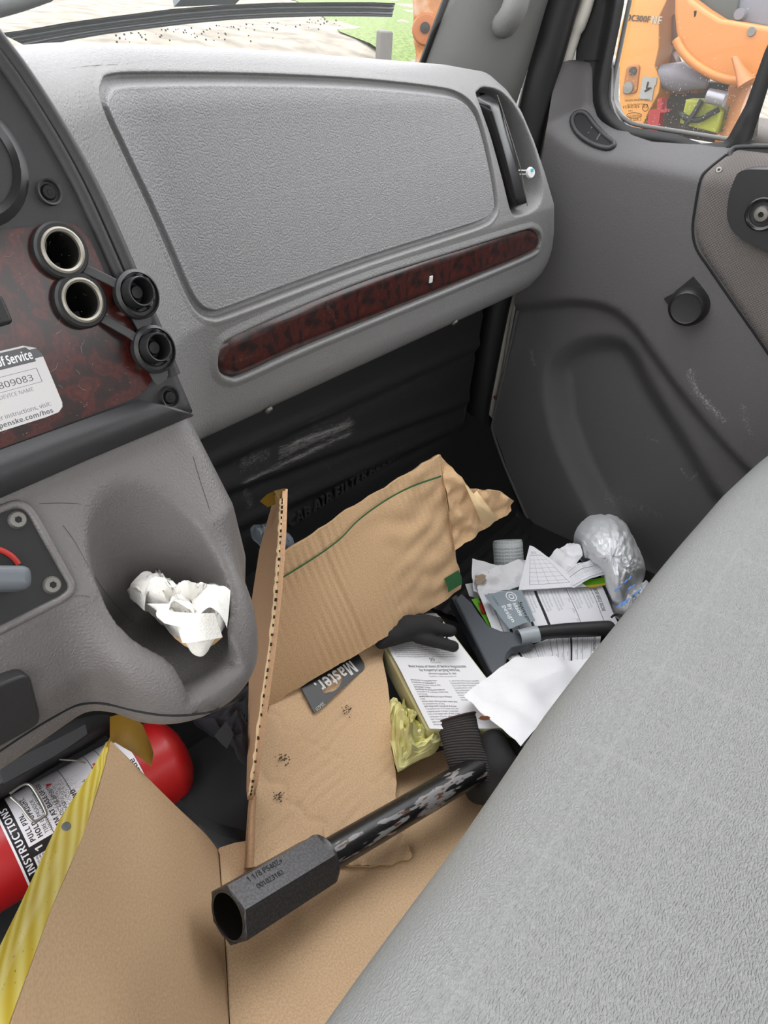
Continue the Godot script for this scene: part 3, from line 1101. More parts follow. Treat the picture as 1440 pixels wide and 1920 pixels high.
	# wood inlay
	var wp := MB.rounded(bz2([-150, 452, 0, 432, 60, 426, 112, 417, 142, 422, 162, 442, 180, 480, 202, 532, 242, 602, 284, 690, 285, 708, 272, 730, 255, 745, 130, 793, 0, 840, -150, 893]), 0.003, 2)
	b = relief(wp, .006, func(p: Vector2) -> Vector3: return PB + Vector3.RIGHT * p.x + BV * p.y + BN * .0016, -BN * .002, holes)
	var wd := part(g, "wood_inlay", b, M.wood, false, "dark red burl wood inlay")
	# dust and lint lie on the inlay as scattered fibres
	b = MB.new()
	rng.seed = 91
	for k in 150:
		var u := rng.randf_range(2, 270)
		var v := rng.randf_range(440, 820)
		if v > 835 - u * .36 or u > 150 + (v - 440) * .42: continue
		var c := bz(u, v, 0.0018)
		var a := rng.randf() * TAU
		var l := rng.randf_range(.0006, .006) if rng.randf() < .25 else rng.randf_range(.0002, .0007)
		var e := (Vector3.RIGHT * cos(a) + BV * sin(a))
		b.tube(PackedVector3Array([c - e * l, c + e.rotated(BN, .5) * l * .2, c + e.rotated(BN, .7) * l]), 0.00009, 3, false)
	var dust := part(wd, "lint", b, mat(Color(0.62, 0.58, 0.55), 0.9))
	dust.set_meta("kind", "stuff")
	# gauge hole, switch
	b = MB.new()
	b.lathe([Vector2(.030, -.02), Vector2(.030, .001), Vector2(.034, .003), Vector2(.040, 0.0)], bz(-72, 300), BN, 40)
	b.lathe([Vector2(0, -.012), Vector2(.031, -.012)], bz(-72, 300), BN, 40)
	part(g, "gauge", b, M.gloss)
	b = MB.new()
	b.box(bz(-20, 588, .004), Vector3(.0105, 0, 0), BV * .009, BN * .005, .003)
	part(g, "rocker_switch", b, M.black)
	for q in [[92, 360], [319, 745]]:
		b = MB.new()
		var c := bz(q[0], q[1], 0.001 if q[1] < 500 else 0.002)
		b.lathe([Vector2(.0088, -.002), Vector2(.0082, .0022), Vector2(.007, .0016), Vector2(.0062, -.005)], c, BN, 24)
		part(g, "screw_well", b, M.bezel)
		torx(g, c - BN * .001, BN, 0.0052, M.dark)
	# sockets with tethered caps
	for q in [[110, 472, 258, 552, 0], [147, 565, 290, 655, 1]]:
		var c := bz(q[0], q[1], 0.0016)
		b = MB.new()
		b.lathe([Vector2(.0186, 0), Vector2(.0186, .0045), Vector2(.0172, .006), Vector2(.0146, .006), Vector2(.0146, .003)], c, BN, 36)
		var so := part(g, "power_socket", b, M.rubber)
		b = MB.new()
		b.lathe([Vector2(.0150, .003), Vector2(.0148, .0068), Vector2(.0135, .0075), Vector2(.0120, .0065), Vector2(.0119, .004)], c, BN, 36)
		part(so, "metal_sleeve", b, mat(Color(0.62, 0.60, 0.56), 0.42, 0.75))
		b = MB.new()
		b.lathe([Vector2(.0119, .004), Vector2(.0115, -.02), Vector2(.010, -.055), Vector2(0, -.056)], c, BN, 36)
		part(so, "barrel", b, mat(Color(0.13, 0.125, 0.12), 0.5, 0.2))  # inside of the sleeve, coloured dark for the shade down the hole
		b = MB.new()
		var tv := bz(q[0], q[1]) - bz(q[0], q[1] + 10)
		b.box(c - BN * .03 - BV * .008, Vector3(.003, 0, 0), BV * .002, BN * .02)
		part(so, "contact", b, M.dark)
		var cc := bz(q[2], q[3], 0.012)
		b = MB.new()   # cap seen from its open inner side
		b.lathe([Vector2(.0160, -.006), Vector2(.0172, -.003), Vector2(.0172, .001), Vector2(.0150, .003), Vector2(.0148, .0005), Vector2(.0125, .0005), Vector2(.0120, .002)], cc, BN, 36)
		var cap := part(g, "socket_cap", b, M.black)
		b = MB.new()
		var tc := cc + Vector3(-.0030, .0016, 0)
		b.lathe([Vector2(.0108, 0), Vector2(.0104, .010), Vector2(.0098, .0112), Vector2(.0090, .0108), Vector2(.0086, -.004), Vector2(0, -.004)], tc, BN, 30)
		b.lathe([Vector2(.0050, -.004), Vector2(.0050, .001), Vector2(.0042, .003), Vector2(0, .0032)], tc + Vector3(.001, 0, 0), BN, 20)
		for k in 5:
			var a := k * .5 - 1.0
			b.box(tc + (Vector3.RIGHT * cos(a) + BV * sin(a)) * .0118 + BN * .003, (Vector3.RIGHT * cos(a) + BV * sin(a)) * .0016, (Vector3.RIGHT * -sin(a) + BV * cos(a)) * .0014, BN * .003)
		part(cap, "plug_ring", b, M.black)
		b = MB.new()   # strap and pull tab
		var s0 := bz(q[0] + 34, q[1] + 26, .004)
		var sp := smooth3(PackedVector3Array([s0, s0.lerp(cc, .33) + BN * .001, s0.lerp(cc, .66) + BN * .001 - BV * .001, cc - Vector3(.013, -.003, 0)]), 4)
		var sg := PackedVector3Array()
		for k in sp.size():
			var td := (sp[mini(k + 1, sp.size() - 1)] - sp[maxi(k - 1, 0)]).normalized()
			var w := td.cross(BN).normalized() * .0032
			for z in [[-1, -.0006], [-1, .0006], [-.7, .0011], [.7, .0011], [1, .0006], [1, -.0006], [-1, -.0006]]: sg.append(sp[k] + w * z[0] + BN * z[1])
		b.grid(sg, 7)
		b.slab(MB.rounded(PackedVector2Array([Vector2(-.007, -.024), Vector2(.005, -.024), Vector2(.008, -.01), Vector2(-.009, -.01)]), .004, 4), cc - BN * .004, Vector3(.96, .27, 0).normalized(), BV, 0, .0012)
		part(cap, "strap", b, mat(Color(0.22, 0.22, 0.225), 0.5))

	# paper sticker on the inlay
	var im := img(512, 560, Color(0.80, 0.79, 0.79))
	speckle(im, 9000, Color(0.70, 0.70, 0.70, .5), 31, 2)
	speckle(im, 3000, Color(0.9, 0.9, 0.9, .6), 32, 2)
	rect(im, 0, 14, 512, 118, Color(0.36, 0.36, 0.37))
	speckle(im, 260, Color(0.7, 0.7, 0.7, .8), 33, 2)
	rect(im, 470, 110, 42, 30, Color(0.80, 0.79, 0.79))
	write(im, "Service", 338, 108, 92, Color(0.93, 0.93, 0.93), true, 0.40)
	write(im, "Hours of", 178, 108, 92, Color(0.93, 0.93, 0.93), true, 0.40)
	frame(im, -20, 180, 480, 110, 3, Color(0.35, 0.35, 0.36))
	write(im, "A809083", 222, 264, 66, Color(0.33, 0.33, 0.34), false, 0.80)
	write(im, "DEVICE NAME", 236, 338, 40, Color(0.52, 0.52, 0.53), false, 0.68)
	write(im, "For user instructions, visit:", 108, 480, 46, Color(0.42, 0.42, 0.43), false, 0.64)
	write(im, "gopenske.com/hos", 142, 536, 50, Color(0.38, 0.38, 0.39), true, 0.69)
	var sm := mat(Color(1, 1, 1), 0.5)
	sm.albedo_texture = tex(im)
	var tr := bz(70, 642, .0022)
	var br := bz(124, 772, .0022)
	var wv := (bz(0, 813, .0022) - bz(110, 779, .0022)).normalized()
	var st := thing("sticker", br, "torn white paper sticker about hours of service on wood inlay", "sticker")
	b = MB.new()
	var w_ := 0.070
	var tl := tr + wv * w_
	var bl := br + wv * w_
	var q3 := PackedVector3Array()
	var quv := PackedVector2Array([Vector2(0, 0), Vector2(.86, 0), Vector2(.925, .075), Vector2(.965, .07), Vector2(1, .16), Vector2(1, .86), Vector2(.985, .92), Vector2(.93, .975), Vector2(.80, .99), Vector2(0, 1)])
	for k in quv: q3.append(tl.lerp(tr, k.x).lerp(bl.lerp(br, k.x), k.y))
	b.poly(q3, quv, quv)
	part(st, "printed_face", b, sm)
	b = MB.new()
	var e0 := tl.lerp(tr, .86)
	b.qv(e0, e0 + BN * .004 - BV * .002 + Vector3(.003, 0, 0), tl.lerp(tr, .955).lerp(bl.lerp(br, .955), .07) + BN * .003, tl.lerp(tr, .9).lerp(bl.lerp(br, .9), .07))
	part(st, "curled_corner", b, M.white)

# first point where a ray enters a distance field
func march(sdf: Callable, u: float, v: float, t0: float, t1: float) -> Vector3:
	var d := ray(u, v)
	var t := t0
	for k in 200:
		var s: float = sdf.call(EYE + d * t)
		if s < 0.0003: break
		t += maxf(s * 0.8, 0.0004)
		if t > t1: break
	return EYE + d * t

# ---------------------------------------------------------------- passenger door
var A_up: Area
var A_pock: Area
var A_deep: Area
func zy(u: float, v: float) -> Vector2:
	var p := hx(u, v, XD)
	return Vector2(p.z, p.y)
func zy_poly(list: Array) -> PackedVector2Array:
	var q := PackedVector2Array()
	for p in px(list): q.append(zy(p.x, p.y))
	return q
func door_h(p: Vector2) -> float:    # how far the panel stands into the cab
	var h := 0.0
	var u := A_up.d(p)
	if u < 0.03:
		var s := smax(-u + 0.002, 0.0, 0.012)
		h -= minf(s * 1.1, 0.058)
	var k := A_pock.d(p)
	if k < 0.05: h -= 0.024 * ss(0.010, -0.022, k)
	var g := A_deep.d(p)
	if g < 0.05: h -= 0.042 * ss(0.010, -0.05, g)
	return h
func door_pt(p: Vector2) -> Vector3:
	return Vector3(XD - door_h(p), p.y, p.x)
func door_at(u: float, v: float, out := 0.0) -> Vector3:
	var x := XD
	var q := Vector3.ZERO
	for k in 5:
		q = hx(u, v, x)
		x = XD - door_h(Vector2(q.z, q.y))
	return q - Vector3(out, 0, 0)
func ring(b: MB, list: PackedVector3Array, r: float) -> void:
	var p := list.duplicate()
	p.append(p[0])
	p.append(p[1])
	b.tube(p, r, 8, false)
func build_door() -> void:
	A_up = Area.new(self, zy_poly([1026, 232, 1046, 252, 1085, 279, 1130, 294, 1200, 305, 1312, 327, 1460, 345, 1760, 380, 1760, 100, 1400, 100, 1180, 0, 1020, 60]), 0.06)
	A_pock = Area.new(self, smooth_poly(zy_poly([880, 590, 970, 576, 1060, 566, 1130, 574, 1176, 603, 1216, 653, 1266, 723, 1330, 803, 1400, 880, 1520, 1000, 1420, 1300, 1050, 1200, 860, 1000, 860, 760]), 3), 0.06)
	A_deep = Area.new(self, smooth_poly(zy_poly([1012, 720, 1024, 680, 1060, 650, 1110, 636, 1156, 643, 1186, 672, 1220, 735, 1280, 830, 1345, 935, 1420, 1040, 1330, 1200, 1190, 1120, 1120, 1010, 1060, 900, 1022, 800]), 3), 0.06)
	var t := thing("door_1", Vector3(XD, 0.0, -0.1), "grey plastic passenger door with fabric insert and moulded pocket", "", "", "structure")
	var outline := zy_poly([1036, 128, 1040, 119, 1050, 114, 1110, 114, 1119, 119, 1122, 130, 1120, 190, 1128, 215, 1143, 238, 1166, 257, 1205, 270, 1300, 277, 1400, 284, 1800, 318, 1830, 500, 1640, 1400, 1060, 1150, 985, 990, 940, 880, 914, 806, 916, 780, 936, 690, 962, 580, 985, 470, 1008, 380, 1022, 260, 1029, 190])
	var b := relief(outline, 0.006, door_pt, Vector3(0.035, 0, 0))
	# scuffs: scraped whitish plastic where the photograph shows it
	var dr := box_of(outline)
	var di := clear_img(1400, 1400)
	var sn := 0
	for s in [[1292, 690, 1306, 735, 8, 90, .7], [1306, 735, 1358, 790, 7, 140, .7], [1392, 755, 1406, 815, 6, 50, .5], [985, 662, 992, 690, 7, 40, .45], [1000, 650, 1020, 690, 12, 30, .25], [1255, 900, 1272, 926, 2, 16, .6], [1272, 926, 1290, 908, 3, 20, .6], [1305, 908, 1350, 915, 4, 14, .4], [1110, 950, 1220, 990, 14, 160, .35], [1190, 840, 1215, 852, 3, 14, .5], [1090, 810, 1200, 840, 12, 30, .2]]:
		var a := (zy(s[0], s[1]) - dr.position) / dr.size * 1400.0
		var c := (zy(s[2], s[3]) - dr.position) / dr.size * 1400.0
		smear(di, a, c, s[4] * 1.4, s[5] * 2, 7, Color(0.66, 0.65, 0.64, minf(1.0, s[6] * 1.4)), 100 + sn, .8)
		sn += 1
	part(t, "door_panel", b, detail(M.door, di))
	# panel edge flange low at the front
	b = MB.new()
	var path := PackedVector3Array()
	for q in [[972, 580], [948, 690], [926, 785], [926, 812], [950, 880], [998, 990]]: path.append(door_at(q[0], q[1], 0.002))
	b.tube(smooth3(path, 5), 0.0035, 6)
	part(t, "edge_bead", b, M.door)
	b = MB.new()
	b.lathe([Vector2(0, .003), Vector2(.004, .002), Vector2(.0055, 0)], door_at(930, 745, 0.002), Vector3(-1, 0, 0), 14)
	part(t, "rivet", b, mat(Color(0.30, 0.14, 0.10), 0.7), false, "rusty rivet")
	# woven fabric insert
	var wv := img(64, 64, Color(0.5, 0.5, 0.5))
	for y in 64:
		for x in 64:
			var h := 0.5 + 0.5 * sin(TAU * (x / 32.0 + 0.5 * float((y / 16) % 2))) * absf(sin(PI * y / 16.0))
			wv.set_pixel(x, y, Color(h, h, h))
	var fm := bump(tri_mat(mat(Color(0.41, 0.39, 0.38), 0.95), 95.0), tex(wv), 0.06)
	fm.rim_enabled = true
	fm.rim = 0.15
	fm.albedo_texture = tex(weave_color())
	M.fabric = fm
	var fp := zy_poly([1366, 284, 1348, 300, 1330, 316, 1318, 336, 1309, 385, 1304, 430, 1312, 465, 1335, 500, 1380, 566, 1440, 655, 1560, 830, 1800, 1000, 1800, 322, 1440, 292])
	var fpoly := MB.rounded(fp, 0.02, 4)
	b = relief(fpoly, 0.008, func(p: Vector2) -> Vector3:
		var d := -sd_poly(p, fpoly)
		var e := 0.012 - minf(d, 0.012)
		return Vector3(XD - door_h(p) - 0.002 - sqrt(maxf(0.0, 0.000144 - e * e)), p.y, p.x))
	part(t, "fabric_insert", b, fm, false, "woven grey-brown fabric insert")
	b = MB.new()
	path = PackedVector3Array()
	for q in [[1362, 290], [1327, 318], [1314, 336], [1304, 385], [1299, 430], [1306, 466], [1330, 503], [1376, 570], [1440, 662], [1520, 780]]: path.append(door_at(q[0], q[1], 0.0005))
	b.tube(smooth3(path, 4), 0.0022, 6)
	part(t, "insert_groove", b, M.dark)
	# black grab cup with screw
	b = MB.new()
	var cp := door_at(1420, 400, 0.0)
	var hp2 := PackedVector2Array()
	for q in px([1386, 322, 1402, 316, 1600, 318, 1600, 535, 1440, 470, 1398, 449, 1375, 432, 1365, 404, 1370, 360]):
		var w := hx(q.x, q.y, cp.x - 0.02) - cp
		hp2.append(Vector2(-w.z, w.y))
	b.slab(MB.rounded(hp2, 0.014, 4), cp, Vector3(0, 0, -1), Vector3.UP, -0.03, 0.034, 0.009)
	var cup := part(t, "grab_cup", b, M.black, false, "black plastic grab handle end")
	b = MB.new()
	var sc2 := hx(1428, 402, cp.x - 0.0345)
	b.lathe([Vector2(.026, 0), Vector2(.024, .0012), Vector2(.021, -.001), Vector2(.019, -.001)], sc2, Vector3(-1, 0, 0), 28)
	part(cup, "screw_well", b, M.gloss)
	torx(cup, sc2, Vector3(-1, 0, 0), 0.013, M.dull_steel)
	# round bump stop
	b = MB.new()
	var kc := door_at(1293, 572, 0.0)
	var ax := Vector3(-1, 0.06, 0.10).normalized()
	b.lathe([Vector2(.037, -.004), Vector2(.0355, .014), Vector2(.032, .026), Vector2(.027, .030), Vector2(.025, .0285), Vector2(0, .028)], kc, ax, 36)
	var kb := part(t, "bump_stop", b, M.black, false, "round black rubber stop")
	b = MB.new()
	var dp := PackedVector2Array()
	for q in px([1299, 519, 1320, 545, 1325, 575, 1300, 600, 1268, 592, 1244, 560, 1262, 550]):
		var w := hx(q.x, q.y, kc.x - .004) - kc
		dp.append(Vector2(-w.z, w.y))
	b.slab(dp, kc, Vector3(0, 0, -1), Vector3.UP, -.004, .012, .002)
	part(kb, "stop_plate", b, M.black)
	# defrost vents
	door_vent(t, [1074, 226, 1079, 214, 1092, 210, 1104, 217, 1118, 236, 1138, 256, 1152, 267, 1150, 274, 1138, 277, 1116, 271, 1094, 258, 1080, 243], [[1105, 250, 1112, 238], [1121, 262, 1128, 250]])
	door_vent(t, [1370, 288, 1376, 279, 1392, 275, 1460, 275, 1600, 282, 1600, 312, 1440, 302, 1384, 299, 1373, 295], [[1404, 297, 1412, 284]])
	# screw head in the fabric
	torx(t, door_at(1353, 317, 0.0145), Vector3(-.85, .5, 0).normalized(), 0.006, M.dull_steel)

	# window frame, glass and printed marks
	var wx := 1.486
	b = MB.new()
	var outer := px([1098, -160, 1090, 0, 1084, 112, 1114, 118, 1116, 190, 1126, 219, 1142, 243, 1166, 263, 1206, 277, 1300, 284, 1380, 291, 1420, 293, 1800, 330, 1800, -160])
	var inner := px([1200, -160, 1178, 0, 1160, 90, 1147, 156, 1146, 188, 1154, 208, 1170, 225, 1194, 237, 1275, 250, 1366, 264, 1440, 92, 1530, -160])
	var o2 := PackedVector2Array()
	for q in outer: o2.append(wzy(q, wx))
	var i2 := PackedVector2Array()
	for q in inner: i2.append(wzy(q, wx))
	i2 = smooth_poly(i2, 2)
	var g2 := PackedVector2Array()
	for q in px([1412, 268, 1440, 180, 1545, -160, 1800, -160, 1800, 300]): g2.append(wzy(q, wx))
	b = relief(o2, 0.007, func(p: Vector2) -> Vector3:
		var d := minf(sd_poly(p, i2), sd_poly(p, g2))
		return Vector3(wx - 0.006 - 0.016 * pow(clampf(1.0 - absf(clampf(d, 0, .03) - .012) / .02, 0, 1), .6), p.y, p.x), Vector3(0.03, 0, 0), [i2, g2])
	part(t, "window_seal", b, M.rubber)
	# bright worn lip next to the glass
	b = MB.new()
	path = PackedVector3Array()
	for q in px([1181, 0, 1163, 90, 1150, 156, 1149, 188, 1157, 207, 1172, 223, 1195, 234, 1275, 247, 1364, 261]): path.append(hx(q.x, q.y, wx + .006))
	b.tube(smooth3(path, 4), 0.004, 6)
	part(t, "glass_run_lip", b, mat(Color(0.42, 0.42, 0.41), 0.6))
	b = MB.new()
	var a0 := wzy(Vector2(1090, 300), wx + .008)
	b.qv(Vector3(wx + .008, 1.6, -0.75), Vector3(wx + .008, 1.6, 0.6), Vector3(wx + .008, 0.66, 0.6), Vector3(wx + .008, 0.66, -0.66))
	var pane := part(t, "window_pane", b, M.glass)
	# dust specks on the pane
	b = MB.new()
	rng.seed = 77
	for k in 420:
		var u := rng.randf_range(1150, 1435)
		var v := 262.0 - absf(rng.randfn(0, 90))
		if v < 0: continue
		var c := hx(u, v, wx + .006)
		var s := rng.randf_range(.0002, .0007)
		b.box(c, Vector3(0, s, 0), Vector3(0, 0, s), Vector3(.0001, 0, 0))
	var sp := part(pane, "dust_specks", b, mat(Color(0.75, 0.74, 0.72), 0.9))
	sp.set_meta("kind", "stuff")
	# maker's marks, read from outside, so mirrored from in here
	var ink := mat(Color(0.13, 0.12, 0.10), 0.8)
	for s in [["SAINT-GOBAIN SEKURIT", 1218, 190, 47.0, .9], ["DOT 670 M109 AS2", 1208, 198, 32.0, .7], ["43R-004529", 1199, 204, 31.0, .95], ["II % 9", 1186, 210, 8.0, .7], ["SEKURIFLEX", 1202, 220, 24.0, .8], ["L A0230 001", 1202, 228, 33.0, .6]]:
		lettering(pane, s[0], hx(s[1], s[2], wx + .0055), hx(s[1] - s[3], s[2] - s[3] * -.04, wx + .0055), ink)
	b = MB.new()
	var el := PackedVector3Array()
	for k in 25: el.append(hx(1210 + 5.5 * cos(TAU * k / 24.0), 202 + 6.5 * sin(TAU * k / 24.0), wx + .0055))
	b.tube(el, .0005, 4, false)
	el = PackedVector3Array()
	for k in 25: el.append(hx(1189 + 14 * cos(TAU * k / 24.0), 216.5 + 5 * sin(TAU * k / 24.0), wx + .0055))
	b.tube(el, .0005, 4, false)
	part(pane, "mark_outline", b, ink)
	lettering(pane, "E6", hx(1214, 205, wx + .0055), hx(1206, 205, wx + .0055), ink)
func wzy(q: Vector2, x: float) -> Vector2:
	var p := hx(q.x, q.y, x)
	return Vector2(p.z, p.y)
func weave_color() -> Image:
	var im := img(64, 64, Color.WHITE)
	for y in 64:
		for x in 64:
			var h := 0.5 + 0.5 * sin(TAU * (x / 32.0 + 0.5 * float((y / 16) % 2)))
			im.set_pixel(x, y, Color(0.84, 0.83, 0.82).lerp(Color(1, 1, 1), h))
	return im
# flat letters between two ends of a baseline on the pane (a to b, reading direction)
func lettering(parent: Node, text: String, a: Vector3, b_: Vector3, m: Material, depth := 0.0004, called := "lettering", up := Vector3.ZERO, bold := false, squeeze := 0.0) -> void:
	var tm := TextMesh.new()
	var f := SystemFont.new()
	f.font_names = PackedStringArray(["Droid Sans"])
	f.font_weight = 700 if bold else 400
	tm.font = f
	tm.font_size = 32
	tm.pixel_size = 0.01
	tm.depth = 0.02
	tm.curve_step = 4.0
	tm.horizontal_alignment = HORIZONTAL_ALIGNMENT_LEFT
	tm.vertical_alignment = VERTICAL_ALIGNMENT_BOTTOM
	tm.text = text
	var w := tm.get_aabb().size.x
	var ex := b_ - a
	var sc := ex.length() / maxf(w, 0.01)
	var x := ex.normalized()
	var y := up if up != Vector3.ZERO else Vector3.UP
	y = (y - x * y.dot(x)).normalized()
	var z := x.cross(y)
	var o := MeshInstance3D.new()
	o.name = called
	o.mesh = tm
	o.material_override = m
	var sy := sc if squeeze == 0.0 else sc * squeeze
	o.transform = Transform3D(Basis(x * sc, y * sy, z * (depth / 0.02)), a - base_of(parent))
	o.set_meta("base", base_of(parent))
	parent.add_child(o, true)
func door_vent(t: Node, list: Array, fins: Array) -> void:
	var pts := PackedVector3Array()
	for q in smooth_poly(px(list), 2): pts.append(door_at(q.x, q.y, 0.004))
	var b := MB.new()
	ring(b, pts, 0.0048)
	var v := part(t, "defrost_vent", b, M.bezel)
	b = MB.new()
	b.fan(_moved(pts, Vector3(-0.0005, 0, 0)))
	part(v, "vent_throat", b, M.dark)
	b = MB.new()
	for f in fins:
		b.tube(PackedVector3Array([door_at(f[0], f[1], .006), door_at(f[2], f[3], .006)]), .0016, 6)
	part(v, "fin", b, mat(Color(0.36, 0.36, 0.36), 0.5))
func _moved(p: PackedVector3Array, d: Vector3) -> PackedVector3Array:
	var q := PackedVector3Array()
	for k in p: q.append(k + d)
	return q

# ---------------------------------------------------------------- seat
func build_seat() -> void:
	# front edge traced from its outline, taken at the roll of the cushion
	var sil := px([560, 1975, 600, 1920, 690, 1797, 780, 1676, 880, 1543, 960, 1428, 1040, 1312, 1130, 1196, 1215, 1090, 1300, 988, 1375, 900, 1440, 838, 1520, 770])
	var t := thing("bench_seat", Vector3(0.7, 0.08, 0.2), "light grey vinyl bench seat cushion, wide and smooth", "seat")
	var xs := PackedFloat32Array()
	var zs := PackedFloat32Array()
	var ytop := 0.385
	for q in sil:
		var p := hy(q.x, q.y, ytop)
		xs.append(p.x)
		zs.append(p.z)
	var b := MB.new()
	var prof := []      # (back from the edge, height), from the skirt over the roll to the back
	prof.append(Vector2(0.03, -0.30))
	prof.append(Vector2(0.012, -0.18))
	prof.append(Vector2(0.0, -0.09))
	for k in 13:
		var a := PI * 0.5 * k / 12.0
		prof.append(Vector2(0.10 - 0.105 * cos(a * 0.98), -0.06 + 0.075 * sin(a)))
	for k in 14:
		var f := (k + 1) / 14.0
		prof.append(Vector2(0.10 + f * 0.62, 0.015 + 0.022 * sin(PI * f * 0.9) - 0.01 * f))
	prof.append(Vector2(0.74, 0.0))
	prof.append(Vector2(0.76, -0.3))
	var cols := 90
	var pts := PackedVector3Array()
	for q in prof:
		for c in cols + 1:
			var f := c / float(cols)
			var x := lerpf(-0.02, 1.355, f)
			var z := interp(xs, zs, x)
			var crown := 0.012 * sin(PI * clampf(f, 0, 1)) + 0.004 * nz.get_noise_2d(x * 3.0, q.x * 6.0)
			var endr := 0.03 * pow(maxf(0.0, 1.0 - minf(f, 1.0 - f) / 0.04), 2.0)
			pts.append(Vector3(x, ytop + q.y + (crown if q.y > -0.05 else 0.0) - endr, z + q.x - 0.004))
	b.grid(pts, cols + 1)
	var ends := prof.size()
	for side in [0, cols]:
		var e := PackedVector3Array()
		for r in ends: e.append(pts[r * (cols + 1) + side])
		b.fan(e)
	part(t, "cushion", b, M.vinyl)
	b = MB.new()
	wall_box(b, Vector3(0.0, 0.0, 0.06), Vector3(0.39, 0.12, 0.62))
	wall_box(b, Vector3(0.41, FL, 0.06), Vector3(1.33, 0.12, 0.62))
	part(t, "seat_base", b, M.dark)
	b = MB.new()
	wall_box(b, Vector3(0.0, 0.36, 0.62), Vector3(1.33, 1.05, 0.78))
	part(t, "backrest", b, M.vinyl)
func interp(xs: PackedFloat32Array, ys: PackedFloat32Array, x: float) -> float:
	if x <= xs[0]: return ys[0] + (ys[1] - ys[0]) / (xs[1] - xs[0]) * (x - xs[0])
	for k in xs.size() - 1:
		if x <= xs[k + 1]: return lerpf(ys[k], ys[k + 1], (x - xs[k]) / (xs[k + 1] - xs[k]))
	return ys[ys.size() - 1]

# ---------------------------------------------------------------- black cover below the dash
const FZ := -0.735
func build_filter_panel() -> void:
	var t := thing("filter_cover", Vector3(0.85, 0.07, FZ), "scuffed black ribbed cover below the dash with raised lettering", "cover")
	var o := PackedVector2Array()
	for q in px([385, 800, 900, 560, 906, 590, 893, 660, 880, 735, 866, 790, 840, 838, 790, 880, 740, 925, 560, 1045, 440, 1120, 330, 1130]):
		var p := hz(q.x, q.y, FZ)
		o.append(Vector2(p.x, p.y))
	# the ribs follow the photograph's lines; each is a shallow step
	var ribs := []
	for q in [[412, 858, 892, 646], [433, 910, 867, 752], [440, 985, 850, 800]]:
		ribs.append([hz(q[0], q[1], FZ), hz(q[2], q[3], FZ)])
	var b := relief(o, 0.007, func(p: Vector2) -> Vector3:
		var z := FZ
		for r in ribs:
			var f: float = (p.x - r[0].x) / (r[1].x - r[0].x)
			var d: float = p.y - lerpf(r[0].y, r[1].y, f)
			z += 0.006 * exp(-pow(d / 0.012, 2.0)) - 0.004 * exp(-pow((d + 0.022) / 0.008, 2.0))
		z += 0.03 * ss(0.05, 0.0, p.y)
		return Vector3(p.x, p.y, z), Vector3(0, 0, -0.03))
	var m := bump(tri_mat(mat(Color(0.135, 0.135, 0.14), 0.5), 30.0), ntex(FastNoiseLite.TYPE_SIMPLEX, 0.1, 256, 6), 0.015)
	var cr := box_of(o)
	var ci := clear_img(1400, 900)
	var sn := 0
	for s in [[520, 852, 655, 797, 22, 420, 34, .75], [540, 835, 640, 800, 8, 160, 40, .9], [445, 905, 650, 815, 8, 220, 44, .6], [450, 872, 505, 850, 26, 300, 6, .5], [460, 918, 470, 950, 10, 160, 4, .5], [560, 800, 880, 690, 46, 120, 30, .22], [480, 940, 800, 830, 60, 160, 14, .15], [600, 860, 640, 900, 4, 20, 12, .5]]:
		var p := hz(s[0], s[1], FZ)
		var q := hz(s[2], s[3], FZ)
		var a := (Vector2(p.x, p.y) - cr.position) / cr.size * Vector2(1400, 900)
		var c := (Vector2(q.x, q.y) - cr.position) / cr.size * Vector2(1400, 900)
		smear(ci, a, c, s[4] * 1.5, s[5] * 2, s[6], Color(0.60, 0.59, 0.57, minf(1.0, s[7] * 1.5)), 200 + sn)
		sn += 1
	part(t, "cover_panel", b, detail(m, ci))
	lettering(t, "CAB AIR FILTER ACCESS", hz(541, 996, FZ + .001), hz(748, 860, FZ + .001), mat(Color(0.215, 0.215, 0.22), 0.4), 0.005, "raised_letters", Vector3.UP, true, 1.0)  # letters coloured lighter than the cover to stand for their highlights
	# fasteners under the dash lip
	for q in [[503, 768], [852, 604]]:
		var f := thing("trim_screw", hz(q[0], q[1], -0.612), "small silver screw under the dash lip, " + ("near the console" if q[0] < 600 else "near the door seal"), "screw")
		b = MB.new()
		b.lathe([Vector2(0, .004), Vector2(.005, .003), Vector2(.0065, 0), Vector2(.004, -.002), Vector2(.003, -.015)], hz(q[0], q[1], -0.610), Vector3(0, -.6, .8), 14)
		part(f, "head", b, M.dull_steel)

# ---------------------------------------------------------------- outside the cab
const GY := -1.15
func terrain(x: float, z: float) -> float:
	var k := ss(-3.0, -8.5, z) * ss(-12.0, -3.0, x)
	return GY + 1.42 * k + 0.02 * maxf(0.0, -z - 8.5) + 0.03 * nz.get_noise_2d(x * .7, z * .7) * (0.4 + k)
func zoom7(list: Array) -> PackedVector2Array:    # coordinates measured on a 4.5x enlargement of the window
	var q := PackedVector2Array()
	for p in px(list): q.append(Vector2(1120 + p.x / 4.5, p.y / 4.5))
	return q
func slab_x(b: MB, pxs: PackedVector2Array, x: float, thick: float, r := 0.0, corner := 0.0) -> void:
	var p2 := PackedVector2Array()
	for q in pxs:
		var w := hx(q.x, q.y, x)
		p2.append(Vector2(w.z, w.y))
	if corner > 0.0: p2 = MB.rounded(p2, corner, 4)
	# en = ez x ey = -x : towards the cab
	b.slab(p2, Vector3(x, 0, 0), Vector3(0, 0, 1), Vector3.UP, -thick, 0.0, r, 5)
